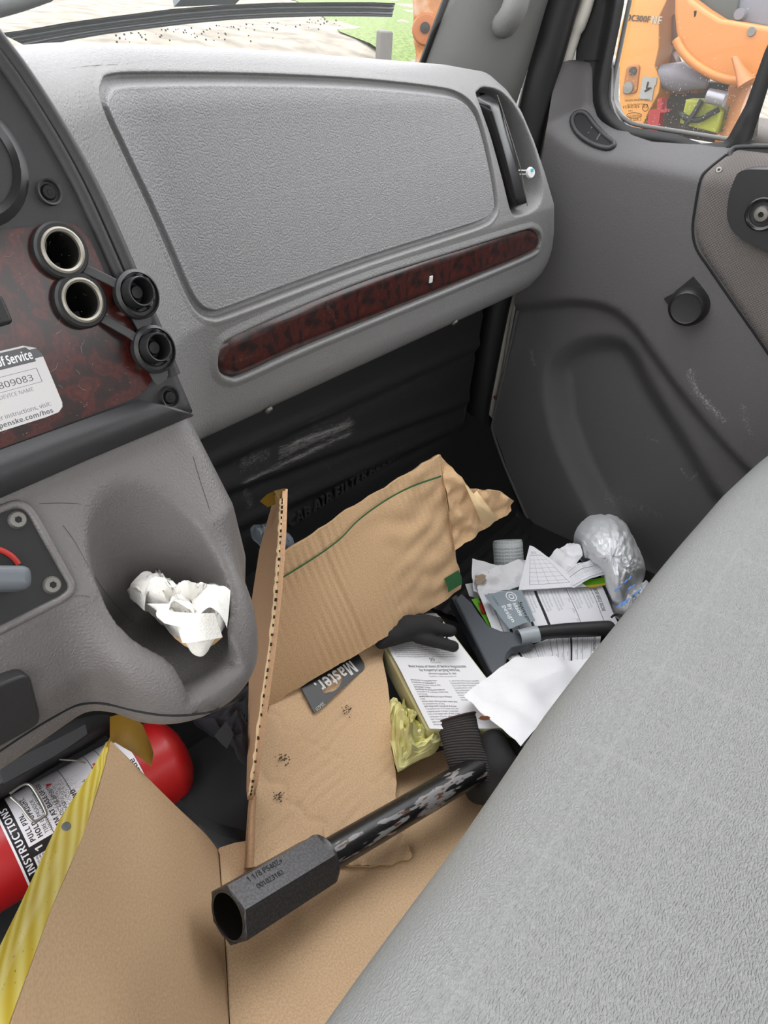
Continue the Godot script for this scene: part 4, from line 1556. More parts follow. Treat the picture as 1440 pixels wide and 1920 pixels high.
func build_outside() -> void:
	# yard: pale dirt, a bank ahead, grass on it
	var b := MB.new()
	var pts := PackedVector3Array()
	var n := 110
	for j in n + 1:
		for i in n + 1:
			var x := lerpf(-25, 60, pow(i / float(n), 1.3))
			var z := lerpf(25, -70, j / float(n))
			pts.append(Vector3(x, terrain(x, z), z))
	b.grid(pts, n + 1)
	var dirt := tri_mat(mat(Color(1, 1, 1), 0.95), 0.35)
	albedo(dirt, ntex(FastNoiseLite.TYPE_SIMPLEX, 0.01, 512, 61, 5, FastNoiseLite.FRACTAL_FBM, grad([0.0, Color(0.36, 0.335, 0.29), 0.45, Color(0.455, 0.43, 0.385), 1.0, Color(0.55, 0.525, 0.48)])))
	struct("ground", b, dirt, "pale dirt yard outside the windshield")
	b = MB.new()
	pts = PackedVector3Array()
	var gl := px([470, -40, 560, 5, 600, 32, 640, 62, 690, 84, 720, 104, 745, 125, 760, 150])
	var gr := px([1100, -40, 1100, 5, 1100, 32, 1100, 62, 1100, 84, 1100, 104, 1100, 125, 1100, 150])
	for k in gl.size():
		for j in 25:
			var f := j / 24.0
			var q := gl[k].lerp(gr[k], f)
			q.x += 9.0 * nz.get_noise_2d(k * 3.1, 4.0) * (1.0 - f)
			pts.append(ground_hit(q.x, q.y) + Vector3(0, 0.02, 0))
	b.grid(pts, 25)
	var gm := tri_mat(mat(Color(1, 1, 1), 0.95), 0.6)
	albedo(gm, ntex(FastNoiseLite.TYPE_SIMPLEX, 0.03, 512, 62, 5, FastNoiseLite.FRACTAL_FBM, grad([0.0, Color(0.26, 0.33, 0.15), 0.5, Color(0.36, 0.43, 0.21), 1.0, Color(0.46, 0.50, 0.30)])))
	var go := struct("ground_grass", b, gm, "green grass growing on the bank outside the windshield")
	go.set_meta("kind", "stuff")
	go.set_meta("category", "grass")
	# weathered post
	var pb := ground_hit(719, 118)
	var post := thing("fence_post", pb, "short weathered grey wooden post standing in the grass outside", "post")
	b = MB.new()
	var hw := pb.distance_to(EYE) * 11.0 / F
	var ph := pb.distance_to(EYE) * 44.0 / F
	b.box(pb + Vector3(0, ph * .5 - .1, 0), Vector3(hw * .8, 0, hw * .5), Vector3(0, ph * .5 + .1, 0), Vector3(-hw * .5, 0, hw * .8), .03)
	part(post, "post_body", b, mat(Color(0.40, 0.39, 0.38), 0.9))
	# machine seen past the windshield pillar
	var m2 := thing("loader_arm", hd(800, 60, 7.5), "worn orange machine arm with a dark pin outside the windshield", "machine")
	b = MB.new()
	var org := tri_mat(mat(Color(1, 1, 1), 0.6), 0.8)
	albedo(org, ntex(FastNoiseLite.TYPE_SIMPLEX, 0.012, 512, 63, 5, FastNoiseLite.FRACTAL_FBM, grad([0.0, Color(0.50, 0.30, 0.14), 0.42, Color(0.60, 0.38, 0.17), 0.6, Color(0.62, 0.46, 0.33), 1.0, Color(0.66, 0.60, 0.55)])))
	var pc := hd(800, 60, 7.5)
	var pn := Vector3(-0.82, 0.05, 0.57).normalized()
	var pe := Vector3.UP.cross(pn).normalized()
	var pv := pn.cross(pe)
	var p2 := PackedVector2Array()
	for q in px([770, -60, 775, 30, 774, 70, 780, 100, 776, 150, 900, 150, 900, -60]):
		var w := hp(q.x, q.y, pc, pn) - pc
		p2.append(Vector2(w.dot(pe), w.dot(pv)))
	b.slab(p2, pc, pe, pv, -0.4, 0.0, .03)
	part(m2, "arm_plate", b, org)
	b = MB.new()
	b.lathe([Vector2(0, .06), Vector2(.04, .055), Vector2(.045, .0)], hp(797, 52, pc, pn), pn, 20)
	part(m2, "pin", b, mat(Color(0.18, 0.17, 0.17), 0.6, .4))
	b = MB.new()
	b.lathe([Vector2(.10, .035), Vector2(.11, .03), Vector2(.12, .0)], hp(799, 55, pc, pn), pn, 24)
	b.lathe([Vector2(0, .035), Vector2(.10, .035)], hp(799, 55, pc, pn), pn, 24)
	part(m2, "pin_boss", b, mat(Color(0.56, 0.33, 0.17), 0.6))

	# wiper on the windshield
	var wp := func(u: float, v: float, o: float) -> Vector3:
		return hp(u, v, Vector3(0, 0.74, WZ0) + WN * -o, WN)
	var w := thing("wiper", wp.call(380, 20, .01), "black wiper blade resting on the outside of the windshield", "wiper")
	b = MB.new()
	var top := px([0, 62, 40, 57, 120, 43, 200, 32, 320, 17, 420, 9, 520, 5, 620, 4, 700, 4, 741, 6])
	var bot := px([60, 92, 130, 76, 200, 64, 270, 55, 360, 44, 440, 37, 520, 33, 600, 31, 680, 31, 735, 32])
	pts = PackedVector3Array()
	var prof := [[0.0, .004], [0.0, .014], [0.14, .018], [0.24, .011], [0.42, .011], [0.5, .016], [0.6, .016], [0.66, .010], [0.78, .010], [0.84, .014], [0.95, .012], [1.0, .004]]
	for k in top.size():
		for q in prof:
			var a: Vector2 = top[k].lerp(bot[k], q[0])
			pts.append(wp.call(a.x, a.y, q[1]))
	b.grid(pts, prof.size())
	part(w, "blade", b, mat(Color(0.10, 0.115, 0.12), 0.35))
	b = MB.new()
	pts = PackedVector3Array()
	for q in px([322, -12, 440, -22, 441, 8, 326, 13]): pts.append(wp.call(q.x, q.y, .03))
	b.fan(pts)
	for k in 4: b.qv(pts[k], pts[(k + 1) % 4], pts[(k + 1) % 4] + WN * .026, pts[k] + WN * .026)
	var cn := part(w, "connector", b, mat(Color(0.30, 0.34, 0.35), 0.5))
	lettering(w, "TRICO", wp.call(334, 9, .0302), wp.call(370, 4, .0302), mat(Color(0.16, 0.18, 0.19), .6), .001, "lettering", Vector3.UP, true)
	b = MB.new()
	b.tube(smooth3(PackedVector3Array([wp.call(-40, 22, .02), wp.call(0, 14, .02), wp.call(40, 3, .02), wp.call(90, -14, .02)]), 4), 0.010, 8)
	part(w, "arm", b, mat(Color(0.16, 0.17, 0.17), 0.5))

	# excavator beyond the passenger window
	var X := 7.5
	var e := thing("excavator", Vector3(X, GY, -1.8), "orange excavator parked close beyond the passenger window", "excavator")
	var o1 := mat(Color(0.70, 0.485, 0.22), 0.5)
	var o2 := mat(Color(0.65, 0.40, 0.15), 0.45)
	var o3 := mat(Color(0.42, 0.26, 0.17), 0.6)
	b = MB.new()
	slab_x(b, zoom7([300, -300, 680, -300, 590, 0, 522, 140, 520, 400, 485, 550, 530, 680, 520, 780, 440, 930, 370, 1090, 260, 1090, 190, 960, 185, 720, 140, 560, 190, 250, 260, 0]), X, .35, .01)
	var boom := part(e, "boom", b, o1)
	b = MB.new()
	slab_x(b, MB.rounded(zoom7([245, 550, 360, 540, 330, 790, 205, 800]), 40.0 / 4.5, 6), X - .02, .05, .015)
	part(boom, "pin_plate", b, mat(Color(0.55, 0.34, 0.15), .5))
	b = MB.new()
	b.lathe([Vector2(0, .03), Vector2(.045, .025), Vector2(.05, .0)], hx(1120 + 264 / 4.5, 740 / 4.5, X - .02), Vector3(-1, 0, 0), 20)
	part(boom, "pin", b, mat(Color(0.42, 0.41, 0.39), .5))
	b = MB.new()
	b.lathe([Vector2(0, .02), Vector2(.032, .02), Vector2(.034, .0)], hx(1120 + 302 / 4.5, 600 / 4.5, X - .02), Vector3(-1, 0, 0), 16)
	part(boom, "bolt", b, mat(Color(0.15, 0.14, 0.13), .5))
	b = MB.new()
	slab_x(b, zoom7([385, 645, 502, 655, 495, 710, 480, 730, 470, 780, 460, 850, 350, 830]), X - .012, .012)
	var dc := part(boom, "decal", b, mat(Color(0.52, 0.52, 0.51), .6), false, "torn white decal")
	b = MB.new()
	b.tube(PackedVector3Array([hx(1120 + 430 / 4.5, 690 / 4.5, X - .016), hx(1120 + 415 / 4.5, 745 / 4.5, X - .016), hx(1120 + 455 / 4.5, 740 / 4.5, X - .016), hx(1120 + 400 / 4.5, 770 / 4.5, X - .016)]), .008, 5)
	part(dc, "mark", b, mat(Color(0.06, 0.06, 0.06), .7))
	lettering(boom, "OC300F", hx(1172, 42, X - .004), hx(1216, 46, X - .004), mat(Color(0.25, 0.17, 0.10), .7), .006, "lettering", Vector3.UP, true)
	lettering(boom, "NF", hx(1218, 49, X - .004), hx(1237, 50, X - .004), mat(Color(0.60, 0.57, 0.52), .7), .006, "lettering", Vector3.UP, true)
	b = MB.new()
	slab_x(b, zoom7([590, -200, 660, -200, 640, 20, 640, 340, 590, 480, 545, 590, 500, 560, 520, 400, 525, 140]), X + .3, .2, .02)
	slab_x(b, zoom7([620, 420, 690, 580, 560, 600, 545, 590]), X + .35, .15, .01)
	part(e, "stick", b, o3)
	b = MB.new()
	slab_x(b, zoom7([655, -300, 790, -5, 905, 80, 1035, 160, 1300, 205, 1560, 250, 1560, 520, 1320, 720, 1200, 728, 1110, 712, 985, 675, 860, 600, 765, 510, 690, 400, 660, 260, 648, 120]), X - .3, 1.6, .03)
	var cw := part(e, "body_cover", b, o2)
	b = MB.new()
	var lip := PackedVector3Array()
	for q in zoom7([662, 330, 715, 430, 800, 520, 900, 590, 1000, 640, 1120, 675, 1220, 682, 1330, 660]): lip.append(hx(q.x, q.y, X - .32))
	b.tube(smooth3(lip, 4), .035, 8)
	part(cw, "lower_lip", b, o2)
	b = MB.new()
	b.lathe([Vector2(0, .02), Vector2(.03, .02), Vector2(.035, 0)], hx(1120 + 1303 / 4.5, 266 / 4.5, X - .3), Vector3(-1, 0, 0), 18)
	part(cw, "bolt", b, mat(Color(0.36, 0.35, 0.33), .5))
	b = MB.new()
	slab_x(b, MB.rounded(zoom7([815, 90, 840, 90, 832, 135, 815, 150]), 2, 3), X - .3, .02)
	part(cw, "slot", b, mat(Color(0.30, 0.16, 0.07), .7))
	b = MB.new()
	b.tube(PackedVector3Array([hx(1120 + 1160 / 4.5, 485 / 4.5, X - .42), hx(1120 + 1205 / 4.5, 590 / 4.5, X - .46), hx(1120 + 1260 / 4.5, 700 / 4.5, X - .46)]), [.035, .055, .10], 8, true, .5)
	part(cw, "lever", b, mat(Color(0.58, 0.34, 0.15), .5))
	b = MB.new()
	slab_x(b, zoom7([790, -10, 905, 75, 1035, 155, 1165, 178, 1200, -200, 700, -200]), X - .1, .1)
	part(e, "cab_window", b, mat(Color(0.16, 0.17, 0.16), .15), false, "dark cab window")
	b = MB.new()
	slab_x(b, zoom7([1175, 185, 1300, 205, 1700, 280, 1700, -200, 1210, -200]), X - .05, .3, .02)
	b.lathe([Vector2(0, .1), Vector2(.04, .1), Vector2(.04, 0)], hx(1120 + 1225 / 4.5, 120 / 4.5, X - .05), Vector3(-1, 0, 0), 12)
	part(e, "cab_side", b, mat(Color(0.36, 0.36, 0.39), .5))
	b = MB.new()
	b.tube(PackedVector3Array([hx(1120 + 530 / 4.5, 640 / 4.5, X + .1), hx(1120 + 700 / 4.5, 650 / 4.5, X + .1), hx(1120 + 930 / 4.5, 705 / 4.5, X + .1)]), [.09, .12, .04], 12)
	part(e, "steel_arm", b, mat(Color(0.40, 0.39, 0.42), .5))
	b = MB.new()
	slab_x(b, zoom7([380, 760, 900, 690, 1120, 700, 1250, 900, 1200, 1400, 200, 1400]), X + .55, .5, .02)
	part(e, "undercarriage", b, mat(Color(0.20, 0.165, 0.14), .8))
	for k in 3:
		b = MB.new()
		slab_x(b, zoom7([525 + k * 128, 755 - k * 4, 630 + k * 112, 760 - k * 4, 625 + k * 110, 800 - k * 6, 530 + k * 128, 800 - k * 6]), X + .3, .2, .01)
		part(e, "track_pad", b, mat(Color(0.52, 0.31, 0.14), .6))
	b = MB.new()
	slab_x(b, zoom7([1105, 725, 1215, 735, 1180, 1300, 960, 1300, 1010, 1080]), X + .1, .3, .02)
	var pp := part(e, "frame_post", b, o2)
	b = MB.new()
	b.tube(PackedVector3Array([hx(1120 + 1245 / 4.5, 700 / 4.5, X - .1), hx(1120 + 1170 / 4.5, 900 / 4.5, X - .05), hx(1120 + 1070 / 4.5, 1250 / 4.5, X)]), .05, 8)
	part(pp, "rail", b, mat(Color(0.60, 0.40, 0.24), .5))
	b = MB.new()
	slab_x(b, zoom7([1065, 880, 1130, 885, 1100, 1020, 1040, 1012]), X - .01, .012)
	var d2 := part(pp, "decal", b, mat(Color(0.50, 0.46, 0.38), .6), false, "pale warning decal")
	lettering(pp, "LC9D", hx(1120 + 1068 / 4.5, 1008 / 4.5, X - .024), hx(1120 + 1098 / 4.5, 895 / 4.5, X - .024), mat(Color(0.25, 0.2, 0.15), .7), .004, "lettering", Vector3(0, .3, .9))
	for k in 2:
		b = MB.new()
		var tp := PackedVector2Array([Vector2(-4.4, GY), Vector2(0.9, GY), Vector2(1.25, GY + .35), Vector2(0.95, GY + .72), Vector2(-4.4, GY + .72), Vector2(-4.75, GY + .35)])
		b.slab(MB.rounded(tp, .25, 5), Vector3(X + .62 + k * 1.9, 0, 0), Vector3(0, 0, 1), Vector3.UP, -.5, 0.0, .03)
		part(e, "crawler_track", b, mat(Color(0.17, 0.15, 0.135), .85))
	b = MB.new()
	wall_box(b, Vector3(X + .7, GY + .3, -3.2), Vector3(X + 2.6, -0.1, -0.2))
	part(e, "slew_base", b, mat(Color(0.22, 0.19, 0.16), .8))
	b = MB.new()
	wall_box(b, Vector3(X + .16, GY, -2.0), Vector3(X + .34, -0.2, -1.7))
	part(e, "frame_leg", b, o2)
	# red jack stand
	var rj := thing("red_stand", hx(1230, 240, X - .3), "red steel stand beside the orange excavator boom", "stand")
	b = MB.new()
	slab_x(b, zoom7([508, 830, 545, 830, 543, 925, 588, 928, 582, 948, 530, 952, 500, 1150, 410, 1150, 432, 965, 440, 928, 500, 925]), X - .25, .12, .015)
	part(rj, "stand_body", b, mat(Color(0.50, 0.10, 0.10), .5))
	# hi-vis bag with straps
	var yb := thing("strapped_bag", hx(1312, 235, X - .2), "bright yellow bag with black straps hung on the excavator", "bag")
	b = MB.new()
	slab_x(b, zoom7([745, 840, 835, 842, 905, 840, 1000, 905, 1042, 945, 1000, 1125, 770, 1065, 690, 1040, 700, 970, 720, 945]), X - .15, .2, .02)
	part(yb, "bag_body", b, mat(Color(0.50, 0.52, 0.11), .6))
	b = MB.new()
	b.tube(PackedVector3Array([hx(1120 + 880 / 4.5, 845 / 4.5, X - .17), hx(1120 + 815 / 4.5, 960 / 4.5, X - .18), hx(1120 + 745 / 4.5, 1050 / 4.5, X - .17)]), .075, 6, true, .3)
	b.tube(smooth3(PackedVector3Array([hx(1120 + 700 / 4.5, 960 / 4.5, X - .18), hx(1120 + 760 / 4.5, 1000 / 4.5, X - .2), hx(1120 + 860 / 4.5, 1010 / 4.5, X - .2), hx(1120 + 940 / 4.5, 970 / 4.5, X - .2), hx(1120 + 1030 / 4.5, 920 / 4.5, X - .18)]), 4), .025, 6)
	part(yb, "strap", b, mat(Color(0.05, 0.05, 0.05), .7))
	var wr := thing("steel_tube", hx(1342, 182, X - .3), "short shiny steel tube above the yellow bag", "tube")
	b = MB.new()
	b.tube(PackedVector3Array([hx(1120 + 930 / 4.5, 808 / 4.5, X - .3), hx(1120 + 1082 / 4.5, 838 / 4.5, X - .3)]), .055, 14)
	part(wr, "tube_body", b, mat(Color(0.5, 0.5, 0.52), .35, .5))
const WZ0 := -0.93
const WN := Vector3(0, 0.504, 0.864)    # windshield normal, into the cab
func ground_hit(u: float, v: float) -> Vector3:
	var d := ray(u, v)
	var t := 2.0
	for k in 4000:
		var p := EYE + d * t
		if p.y < terrain(p.x, p.z): return p
		t += 0.03
		if t > 70.0: break
	return EYE + d * t

# ---------------------------------------------------------------- cardboard
# board: polygon of pixels laid on the plane (o, n), with its own thickness and a gentle relief
func board(pxs: PackedVector2Array, o: Vector3, n: Vector3, thick: float, cell := 0.01, f = null) -> MB:
	var ex := Vector3.RIGHT - n * n.x
	ex = ex.normalized()
	var ey := n.cross(ex).normalized()
	var p2 := PackedVector2Array()
	for q in pxs:
		var w := hp(q.x, q.y, o, n) - o
		p2.append(Vector2(w.dot(ex), w.dot(ey)))
	var b := relief(p2, cell, func(p: Vector2) -> Vector3:
		return o + ex * p.x + ey * p.y + (n * f.call(p) if f != null else Vector3.ZERO), -n * thick)
	var lower := relief(p2, cell * 3.0, func(p: Vector2) -> Vector3: return o + ex * p.x + ey * p.y - n * thick)
	var k0 := b.v.size()
	b.v.append_array(lower.v)
	b.uv.append_array(lower.uv)
	for k in lower.i: b.i.append(k + k0)
	return b
func torn(a: Vector2, c: Vector2, n: int, amp: float, seed_: float) -> Array:
	var q := []
	for k in n + 1:
		var f := k / float(n)
		var p := a.lerp(c, f)
		var side := (c - a).orthogonal().normalized()
		var e := amp * (nz.get_noise_1d(seed_ + f * n * .6) + .6 * nz.get_noise_1d(seed_ + 50.0 + f * n * 1.7)) * (1.0 if k > 0 and k < n else 0.0)
		q.append(p + side * e)
	return q
func build_cartons() -> void:
	# --- open box: floor panel and left wall with yellow tape
	var yb := 0.06
	var B0 := hy(430, 1920, yb)
	var B1 := hy(408, 1590, yb)
	var t := thing("cardboard_box", Vector3(B1.x, 0.0, B1.z), "open brown cardboard box with yellow tape along its wall", "box")
	var bn := plane_of(B0, B1, hy(900, 1500, -0.055))     # the box floor tips down into the footwell
	var wav := func(p: Vector2) -> float: return 0.0012 * nz.get_noise_2d(p.x * 14, p.y * 14)
	var b := board(px([432, 2040, 430, 1920, 420, 1750, 412, 1600, 408, 1590, 440, 1580, 470, 1575, 560, 1530, 700, 1470, 752, 1440, 800, 1415, 860, 1400, 930, 1350, 1000, 1430, 1010, 1700, 860, 2040]), B0, bn, 0.006, .008, wav)
	part(t, "bottom_panel", b, M.kraft)
	var ax := (B1 - B0).normalized()
	var side := Vector3.UP.cross(ax)
	var l := deg_to_rad(28)
	var wdir := Vector3.UP * cos(l) + side * sin(l)
	var wn := wdir.cross(ax).normalized()
	if wn.dot(EYE - B0) < 0: wn = -wn
	b = board(px([460, 2060, 432, 1920, 421, 1750, 413, 1620, 408, 1592, 398, 1580, 300, 1480, 206, 1388, 195, 1441, 156, 1564, 97, 1700, 20, 1913, -30, 2060]), B0, wn, 0.006, .009, func(p: Vector2) -> float: return 0.003 * nz.get_noise_2d(p.x * 7, p.y * 7))
	part(t, "side_wall", b, M.kraft)
	# score line along the fold
	b = MB.new()
	b.tube(PackedVector3Array([hy(431, 1925, yb + .001), hy(421, 1750, yb + .001), hy(411, 1600, yb + .001)]), .0005, 5)
	part(t, "score_line", b, M.flute)
	# tape: glossy yellow film folded over the rim and hanging down outside
	var tm := mat(Color(1, 1, 1), 0.28)
	tm.albedo_texture = tape_tex()
	M.tape = tm
	b = MB.new()
	var rim := px([206, 1388, 195, 1441, 156, 1564, 97, 1700, 20, 1913, -30, 2060])
	var outl := px([196, 1396, 169, 1447, 112, 1530, 37, 1692, -60, 1890, -130, 2060])
	var pts := PackedVector3Array()
	for k in rim.size():
		var r := hp(rim[k].x, rim[k].y, B0, wn) + wn * .001
		for j in 7:
			var f := j / 6.0
			var q := rim[k].lerp(outl[k], f)
			var w := hp(q.x, q.y, r, Vector3(0.1, 0.8, 0.45).normalized())
			pts.append(w + Vector3(0, -0.002 * f + .0015 * nz.get_noise_2d(k * 1.7, f * 5.0), 0))
	b.grid(pts, 7)
	part(t, "yellow_tape", b, tm, false, "glossy yellow packing tape")
	# loose tongue of tape standing up at the far corner
	b = MB.new()
	pts = PackedVector3Array()
	var c0 := hp(206, 1388, B0, wn)
	var tn := Vector3(0.25, 0.5, 0.8).normalized()
	for row in [[206, 1396, 206, 1344], [216, 1392, 228, 1338], [232, 1402, 250, 1340], [250, 1412, 268, 1360], [268, 1424, 282, 1392], [284, 1438, 288, 1412]]:
		for j in 6:
			var f := j / 5.0
			pts.append(hp(lerpf(row[0], row[2], f), lerpf(row[1], row[3], f), c0 + tn * (.006 * sin(f * 3.0 + row[0] * .05)), tn))
	b.grid(pts, 6)
	var bt := mat(Color(0.50, 0.38, 0.13), 0.3)
	part(t, "tape_tongue", b, bt, false, "brown loose tape tongue")
	b = MB.new()
	pts = PackedVector3Array()
	for row in [[178, 1440, 196, 1441], [186, 1424, 202, 1416], [194, 1410, 205, 1400], [202, 1392, 207, 1380]]:
		for j in 3:
			var f := j / 2.0
			pts.append(hp(lerpf(row[0], row[2], f), lerpf(row[1], row[3], f), c0 + tn * .008 * f, tn))
	b.grid(pts, 3)
	part(t, "tape_wrinkle", b, mat(Color(0.55, 0.42, 0.10), 0.22))
	b = MB.new()
	b.lathe([Vector2(0, .0012), Vector2(.003, .001), Vector2(.004, 0)], hp(125, 1552, hp(112, 1560, B0, wn), Vector3(0.1, 0.8, 0.45).normalized()) + Vector3(0, .002, 0), Vector3(0.1, .9, .4), 12)
	part(t, "grit", b, mat(Color(0.36, 0.37, 0.36), .5))

	# --- flat torn sheet lying on the box floor
	var s0 := hp(480, 1620, B0, bn) + Vector3(0, .010, 0)
	var s1 := hp(760, 1600, B0, bn) + Vector3(0, .009, 0)
	var s2 := hy(715, 1200, 0.045)
	var sn := plane_of(s0, s1, s2)
	var sheet_ := thing("cardboard_sheet", s0, "torn flat corrugated cardboard sheet lying under the black card", "cardboard")
	var poly := PackedVector2Array()
	for q in [Vector2(512, 1300), Vector2(497, 1350), Vector2(484, 1420), Vector2(478, 1490), Vector2(476, 1560), Vector2(474, 1622)]: poly.append(q)
	for q in torn(Vector2(474, 1624), Vector2(735, 1622), 14, 4, 3.0): poly.append(q)
	for q in [Vector2(752, 1612), Vector2(768, 1612), Vector2(774, 1603), Vector2(762, 1580)]: poly.append(q)
	for q in torn(Vector2(754, 1560), Vector2(716, 1190), 16, 5, 9.0): poly.append(q)
	poly.append(Vector2(700, 1160))
	poly.append(Vector2(560, 1230))
	b = board(poly, s0, sn, 0.005, .0035, func(p: Vector2) -> float:
		var h := -0.0016 * pow(absf(sin(p.y * 210.0 + 1.2 * nz.get_noise_2d(p.x * 9, p.y * 9))), 2.0) * (0.25 + .75 * ss(-.1, .3, nz.get_noise_2d(p.x * 6 + 4, p.y * 11)))
		h += 0.004 * nz.get_noise_2d(p.x * 5, p.y * 5)
		h -= 0.003 * exp(-pow((p.x - .085 - .02 * ss(.10, .2, p.y) + .016 * nz.get_noise_1d(p.y * 26)) / .0035, 2.0))
		h -= 0.002 * exp(-pow((p.x - .150 + .25 * (p.y - .12) + .012 * nz.get_noise_1d(p.y * 30 + 40)) / .0032, 2.0))
		return h)
	part(sheet_, "sheet_board", b, M.kraft)
	b = MB.new()   # ink smudges as thin flecks
	rng.seed = 5
	for s in [[532, 1422, 7], [526, 1494, 5], [650, 1330, 6]]:
		for k in 26:
			var c := hp(s[0] + rng.randfn(0, s[2]), s[1] + rng.randfn(0, s[2] * 1.1), s0 + sn * .0018, sn)
			b.box(c, Vector3(rng.randf_range(.0003, .0012), 0, 0), Vector3(0, 0, rng.randf_range(.0003, .0010)), sn * .0002)
	var sm := part(sheet_, "ink_smudge", b, mat(Color(0.25, 0.21, 0.18), .9))
	sm.set_meta("kind", "stuff")
	# folded flange of that sheet on its left
	b = MB.new()
	pts = PackedVector3Array()
	var fl := [[468, 1486, 480, 1492, .11], [464, 1520, 478, 1525, .098], [461, 1560, 477, 1562, .086], [459, 1600, 476, 1600, .075], [457, 1628, 475, 1626, .068]]
	for r in fl:
		pts.append(hy(r[0], r[1], r[4] - .04))
		pts.append(hy(r[0] + 1, r[1], r[4]))
		pts.append(hy(r[2], r[3], r[4] - .004))
		pts.append(hy(r[2] + 1, r[3] + 1, r[4] - .014))
	b.grid(pts, 4)
	part(sheet_, "folded_flange", b, M.kraft_pink)

	# --- black retail hang card on the sheet
	var co := s0 + sn * 0.004
	var card := thing("hang_card", hp(624, 1277, co, sn), "black retail hang card with a hook cut-out, face up", "card")
	var outline := MB.rounded(_p2(px([564, 1288, 588, 1335, 592, 1336, 684, 1253, 683, 1244, 664, 1212, 640, 1222]), co, sn), 0.003, 3)
	var hole := _p2(px([602, 1300, 606, 1288, 613, 1283, 613, 1275, 627, 1264, 630, 1254, 640, 1250, 648, 1254, 649, 1264, 640, 1278, 636, 1288, 626, 1296, 612, 1299]), co, sn)
	var fr := _frame(sn)
	b = relief(outline, 0.003, func(p: Vector2) -> Vector3: return co + fr[0] * p.x + fr[1] * p.y, -sn * .0008, [hole])
	part(card, "card_face", b, mat(Color(0.055, 0.05, 0.05), .35))
	var ink := mat(Color(0.80, 0.80, 0.80), .6)
	lettering(card, "Master.", hp(652, 1231, co + sn * .0006, sn), hp(583, 1273, co + sn * .0006, sn), ink, .0004, "lettering", hp(600, 1300, co, sn) - hp(585, 1270, co, sn), true, 1.3)
	lettering(card, "36401", hp(604, 1314, co + sn * .0006, sn), hp(589, 1326, co + sn * .0006, sn), ink, .0003, "lettering", hp(600, 1330, co, sn) - hp(588, 1312, co, sn), false, 1.0)

	# --- folded carton: big panel with a green line, torn end flap, standing side
	var pa := hy(527, 1040, 0.27)
	var pb := hy(825, 850, 0.30)
	var pd := hy(505, 1325, 0.085)
	var pn := plane_of(pa, pb, pd)
	var fc := thing("folded_carton", Vector3(pd.x, 0.05, pd.z), "torn folded carton panel with a printed green line, leaning in footwell", "carton")
	poly = PackedVector2Array()
	for q in torn(Vector2(518, 1046), Vector2(823, 852), 22, 2.2, 20.0): poly.append(q)
	for q in torn(Vector2(828, 862), Vector2(850, 1005), 8, 2.0, 24.0): poly.append(q)
	for q in torn(Vector2(853, 1030), Vector2(868, 1092), 5, 2.0, 28.0): poly.append(q)
	for q in torn(Vector2(866, 1104), Vector2(496, 1332), 26, 3.0, 33.0): poly.append(q)
	b = board(poly, pa, pn, 0.005, .0035, func(p: Vector2) -> float:
		var h := -0.0016 * pow(absf(sin((p.x + .12 * p.y) * 260.0)), 2.0) * (0.15 + .85 * ss(-.2, .4, nz.get_noise_2d(p.x * 7, p.y * 7)))
		h += 0.006 * nz.get_noise_2d(p.x * 4 + 3, p.y * 4)
		h -= 0.002 * exp(-pow((p.x - .062 + .15 * p.y) / .0025, 2.0))
		h += 0.003 * nz.get_noise_2d(p.x * 16, p.y * 26) * ss(.12, .25, p.x)
		return h)
	part(fc, "front_panel", b, M.kraft_pale)
	# printed green line and corner block
	var green := mat(Color(0.16, 0.37, 0.20), .8)
	b = MB.new()
	pts = PackedVector3Array()
	for q in smooth_poly(px([526, 1085, 570, 1058, 608, 1033, 640, 1008, 672, 975, 720, 940, 770, 913, 827, 893]), 5, false):
		pts.append(hp(q.x, q.y - 1.6, pa + pn * .0045, pn))
		pts.append(hp(q.x + .6, q.y + 1.6, pa + pn * .0045, pn))
	b.grid(pts, 2)
	part(fc, "green_line", b, green, false, "printed green line")
	b = MB.new()
	var g2 := _p2(px([829, 1084, 856, 1068, 862, 1080, 863, 1094, 846, 1104, 837, 1110, 836, 1098]), pa, pn)
	var fr2 := _frame(pn)
	b = relief(g2, .004, func(p: Vector2) -> Vector3: return pa + fr2[0] * p.x + fr2[1] * p.y + pn * .0042)
	part(fc, "green_block", b, green, false, "torn green printed block")
	# torn end flap folding away
	var h0 := hp(826, 858, pa, pn)
	var h1 := hp(848, 1028, pa, pn)
	var far := hy(950, 945, 0.20)
	var en := plane_of(h0, h1, far)
	poly = PackedVector2Array()
	for q in torn(Vector2(824, 852), Vector2(890, 928), 9, 3.5, 40.0): poly.append(q)
	for q in [Vector2(897, 917), Vector2(905, 921), Vector2(918, 918), Vector2(938, 921), Vector2(948, 930), Vector2(961, 938), Vector2(957, 948), Vector2(959, 957), Vector2(948, 966)]: poly.append(q)
	for q in torn(Vector2(936, 972), Vector2(850, 1030), 9, 2.5, 44.0): poly.append(q)
	b = board(poly, h0, en, 0.004, .004, func(p: Vector2) -> float: return 0.010 * nr.get_noise_2d(p.x * 9, p.y * 9 + 2) + .004 * nz.get_noise_2d(p.x * 30, p.y * 30))
	part(fc, "torn_end_flap", b, M.kraft_pale)
	b = MB.new()   # peeled paper layer on the flap
	pts = PackedVector3Array()
	for r in [[868, 900, 905, 985], [878, 912, 918, 984], [888, 926, 927, 978], [894, 920, 934, 975]]:
		for j in 7:
			var f := j / 6.0
			pts.append(hp(lerpf(r[0], r[2], f), lerpf(r[1], r[3], f), h0 + en * (.006 + .012 * sin(PI * f) + .004 * nz.get_noise_2d(r[0] * .2, f * 6.0)), en))
	b.grid(pts, 7)
	part(fc, "peeled_layer", b, M.kraft_core)
	# standing side seen edge-on, its fluted rim towards us
	var E0 := hy(527, 922, 0.40)
	var E1 := hy(468, 1490, 0.125)
